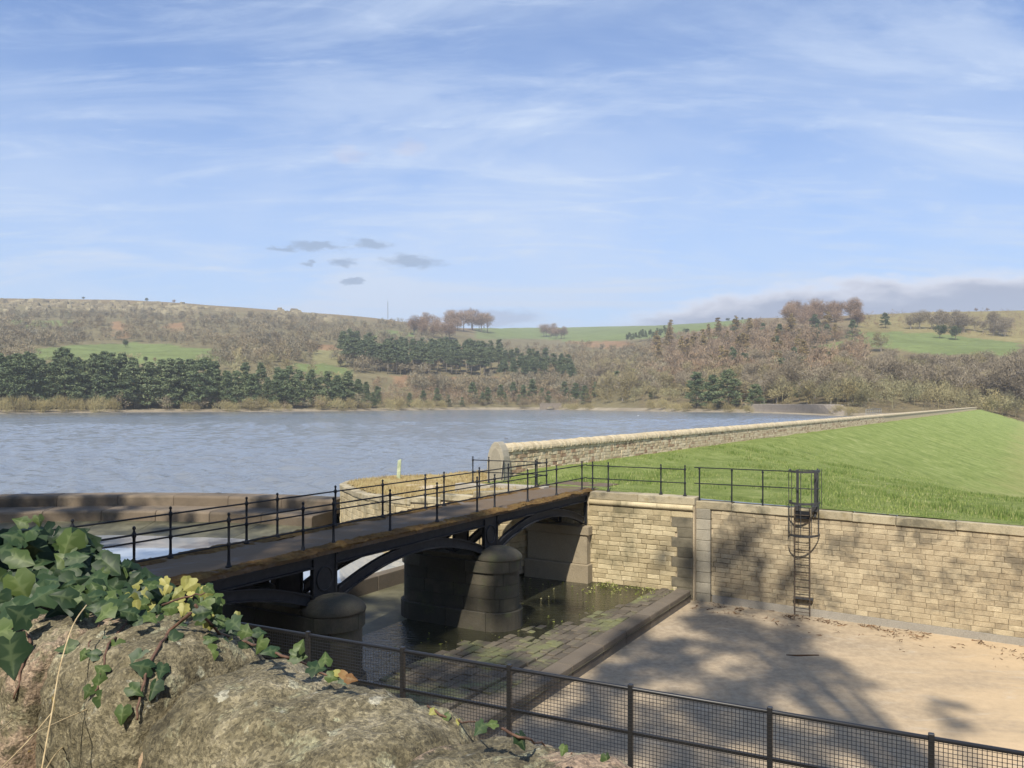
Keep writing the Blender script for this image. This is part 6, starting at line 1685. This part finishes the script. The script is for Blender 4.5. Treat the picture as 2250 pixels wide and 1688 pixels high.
# little stone bridge on the far shore
p = ground_at(1210, 608); p.z = WATER
fb = thing('shore_bridge', 'small pale stone arch bridge on the far shore', 'bridge', tuple(p)); mb = MB()
outl = [(-8, -1), (-3, -1)] + [(-3 * math.cos(a), 2.4 * math.sin(a)) for a in np.linspace(.1, math.pi - .1, 9)] + [(3, -1), (8, -1), (8, 4.2), (-8, 4.4)]
n_ = len(outl); mb.add([(x, y, z) for y in (0, 3) for x, z in outl], [tuple(range(n_)), tuple(range(n_, 2 * n_))[::-1]] + [(i, (i + 1) % n_, n_ + (i + 1) % n_, n_ + i) for i in range(n_)])
mb.build('arch_wall', M['revet'], fb); mb = MB(); mb.box(-8.2, 8.2, -.2, 3.2, 4.42, 4.8); mb.build('parapet', M['revet'], fb)
# stone revetment along the right shore
pts = [ground_at(px, float(np.interp(px, gpx, cY[:, 1])) + 6) for px in range(1650, 1880, 15)]
rv = thing('shore_revetment', 'low pale stone revetment bank along the right shore', 'bank', tuple(pts[6])); mb = MB(); o = pts[6]; V = []; F = []
for i, p in enumerate(pts):
    for k, (dy_, dz_) in enumerate(((-3, -1.0), (4, .9), (10, 3.3), (14, 3.6), (20, 1))): V.append((p.x - o.x, p.y - o.y + dy_ * 1.0, WATER + 1 + dz_ - o.z + rr.uniform(-.12, .12)))
    if i:
        for k in range(4): a = (i - 1) * 5 + k; F.append((a, a + 5, a + 6, a + 1))
mb.add(V, F); mb.build('stone_face', M['revet'], rv)
# pale gate rails where the parapet ends
g0 = L(-20.6, 190, .3)
gt = thing('field_gate', 'pale metal rail fence on the dam crest far along the parapet', 'fence', L(-21.5, 185, .2), ROT)
for k in range(9): MB().box(-.06, .06, k * 3.6 - .06, k * 3.6 + .06, -1, 2.0).build('post', M['gate'], gt)
for z in (2.0, 1.2): MB().box(-.05, .05, 0, 28.8, z - .06, z + .06).build('rail', M['gate'], gt)
# stick and litter on the spillway floor
p = Vector(atz(1765, 1443, fz(-3.5))); stk = MB(); stk.tube([(-.5, .05, .03), (-.2, -.02, .04), (.1, .02, .035), (.5, .06, .03)], [.022, .03, .026, .014], 7)
tag(stk.build('stick', M['litter'], None, loc=(p.x, p.y, p.z), sm=True), 'bare stick lying on the concrete spillway floor', 'stick')
n = 1500; t_ = RNG.uniform(-9.4, 6, n); s_ = 30.7 - np.abs(RNG.normal(0, 1, n)) * .55 * (1 + .5 * np.sin(t_ * 2.1)); extra = RNG.random(n) < .25
s_ = np.where(extra, s_ - RNG.random(n) * 1.2, s_); clm = np.array([mnoise.noise(Vector((a * 1.3, b * 1.3, 4))) for a, b in zip(t_, s_)]); kp = clm > .02
t_, s_ = t_[kp], s_[kp]; C_ = np.stack([c30 * t_ + s30 * s_, -s30 * t_ + c30 * s_, fz(t_) + RNG.uniform(.008, .05, len(t_))], 1)
d = RNG.normal(size=C_.shape); d[:, 2] *= .15
tag(link('leaf_litter', tri_mesh('leaf_litter', tris(RNG, C_, RNG.uniform(.05, .30, len(C_)), RNG.uniform(.012, .05, len(C_)), d)), M['litter']), 'twigs and dead leaves washed along the foot of the wall', 'litter', kind='stuff')
# water weeds at the foot of the abutment
n = 900; t_ = RNG.uniform(-13.5, -10.2, n); s_ = 30.4 - np.abs(RNG.normal(0, 1, n)) * .8; C_ = np.stack([c30 * t_ + s30 * s_, -s30 * t_ + c30 * s_, -3.70 + RNG.uniform(0, .12, n)], 1)
kp = np.array([mnoise.noise(Vector((a * 2, b * 2, 1))) for a, b in zip(t_, s_)]) > .0; C_ = C_[kp]; d = RNG.normal(size=C_.shape)
tag(link('water_weed', tri_mesh('water_weed', tris(RNG, C_, RNG.uniform(.04, .16, len(C_)), RNG.uniform(.02, .06, len(C_)), d)), M['weed']), 'green and straw weeds growing in the shallows below the abutment', 'weed', kind='stuff')
n = 260; t_ = RNG.uniform(-19, -11, n); s_ = RNG.uniform(16, 30, n); C_ = np.stack([c30 * t_ + s30 * s_, -s30 * t_ + c30 * s_, np.full(n, -3.69)], 1); d = RNG.normal(size=C_.shape); d[:, 2] *= .2
tag(link('floating_debris', tri_mesh('floating_debris', tris(RNG, C_, RNG.uniform(.04, .14, n), RNG.uniform(.02, .06, n), d)), M['weed']), 'scattered leaves and debris in the shallow water', 'debris', kind='stuff')

# ================================================================== air: thin even haze over the whole valley
mh = bpy.data.materials.new('haze'); mh.use_nodes = True; hn = mh.node_tree; hn.nodes.clear()
ho = node(hn, 'ShaderNodeOutputMaterial'); pv = node(hn, 'ShaderNodeVolumePrincipled')
pv.inputs['Color'].default_value = (0.95, 0.97, 1.0, 1); pv.inputs['Density'].default_value = HAZE; pv.inputs['Anisotropy'].default_value = 0.2
hn.links.new(pv.outputs[0], ho.inputs['Volume'])
top_ = max(float(HZt.max()) + 40, 60)
tag(MB().box(-4200, 4200, -300, 4600, -100, top_).build('haze', mh), 'thin pale haze filling the valley', 'haze', kind='stuff')
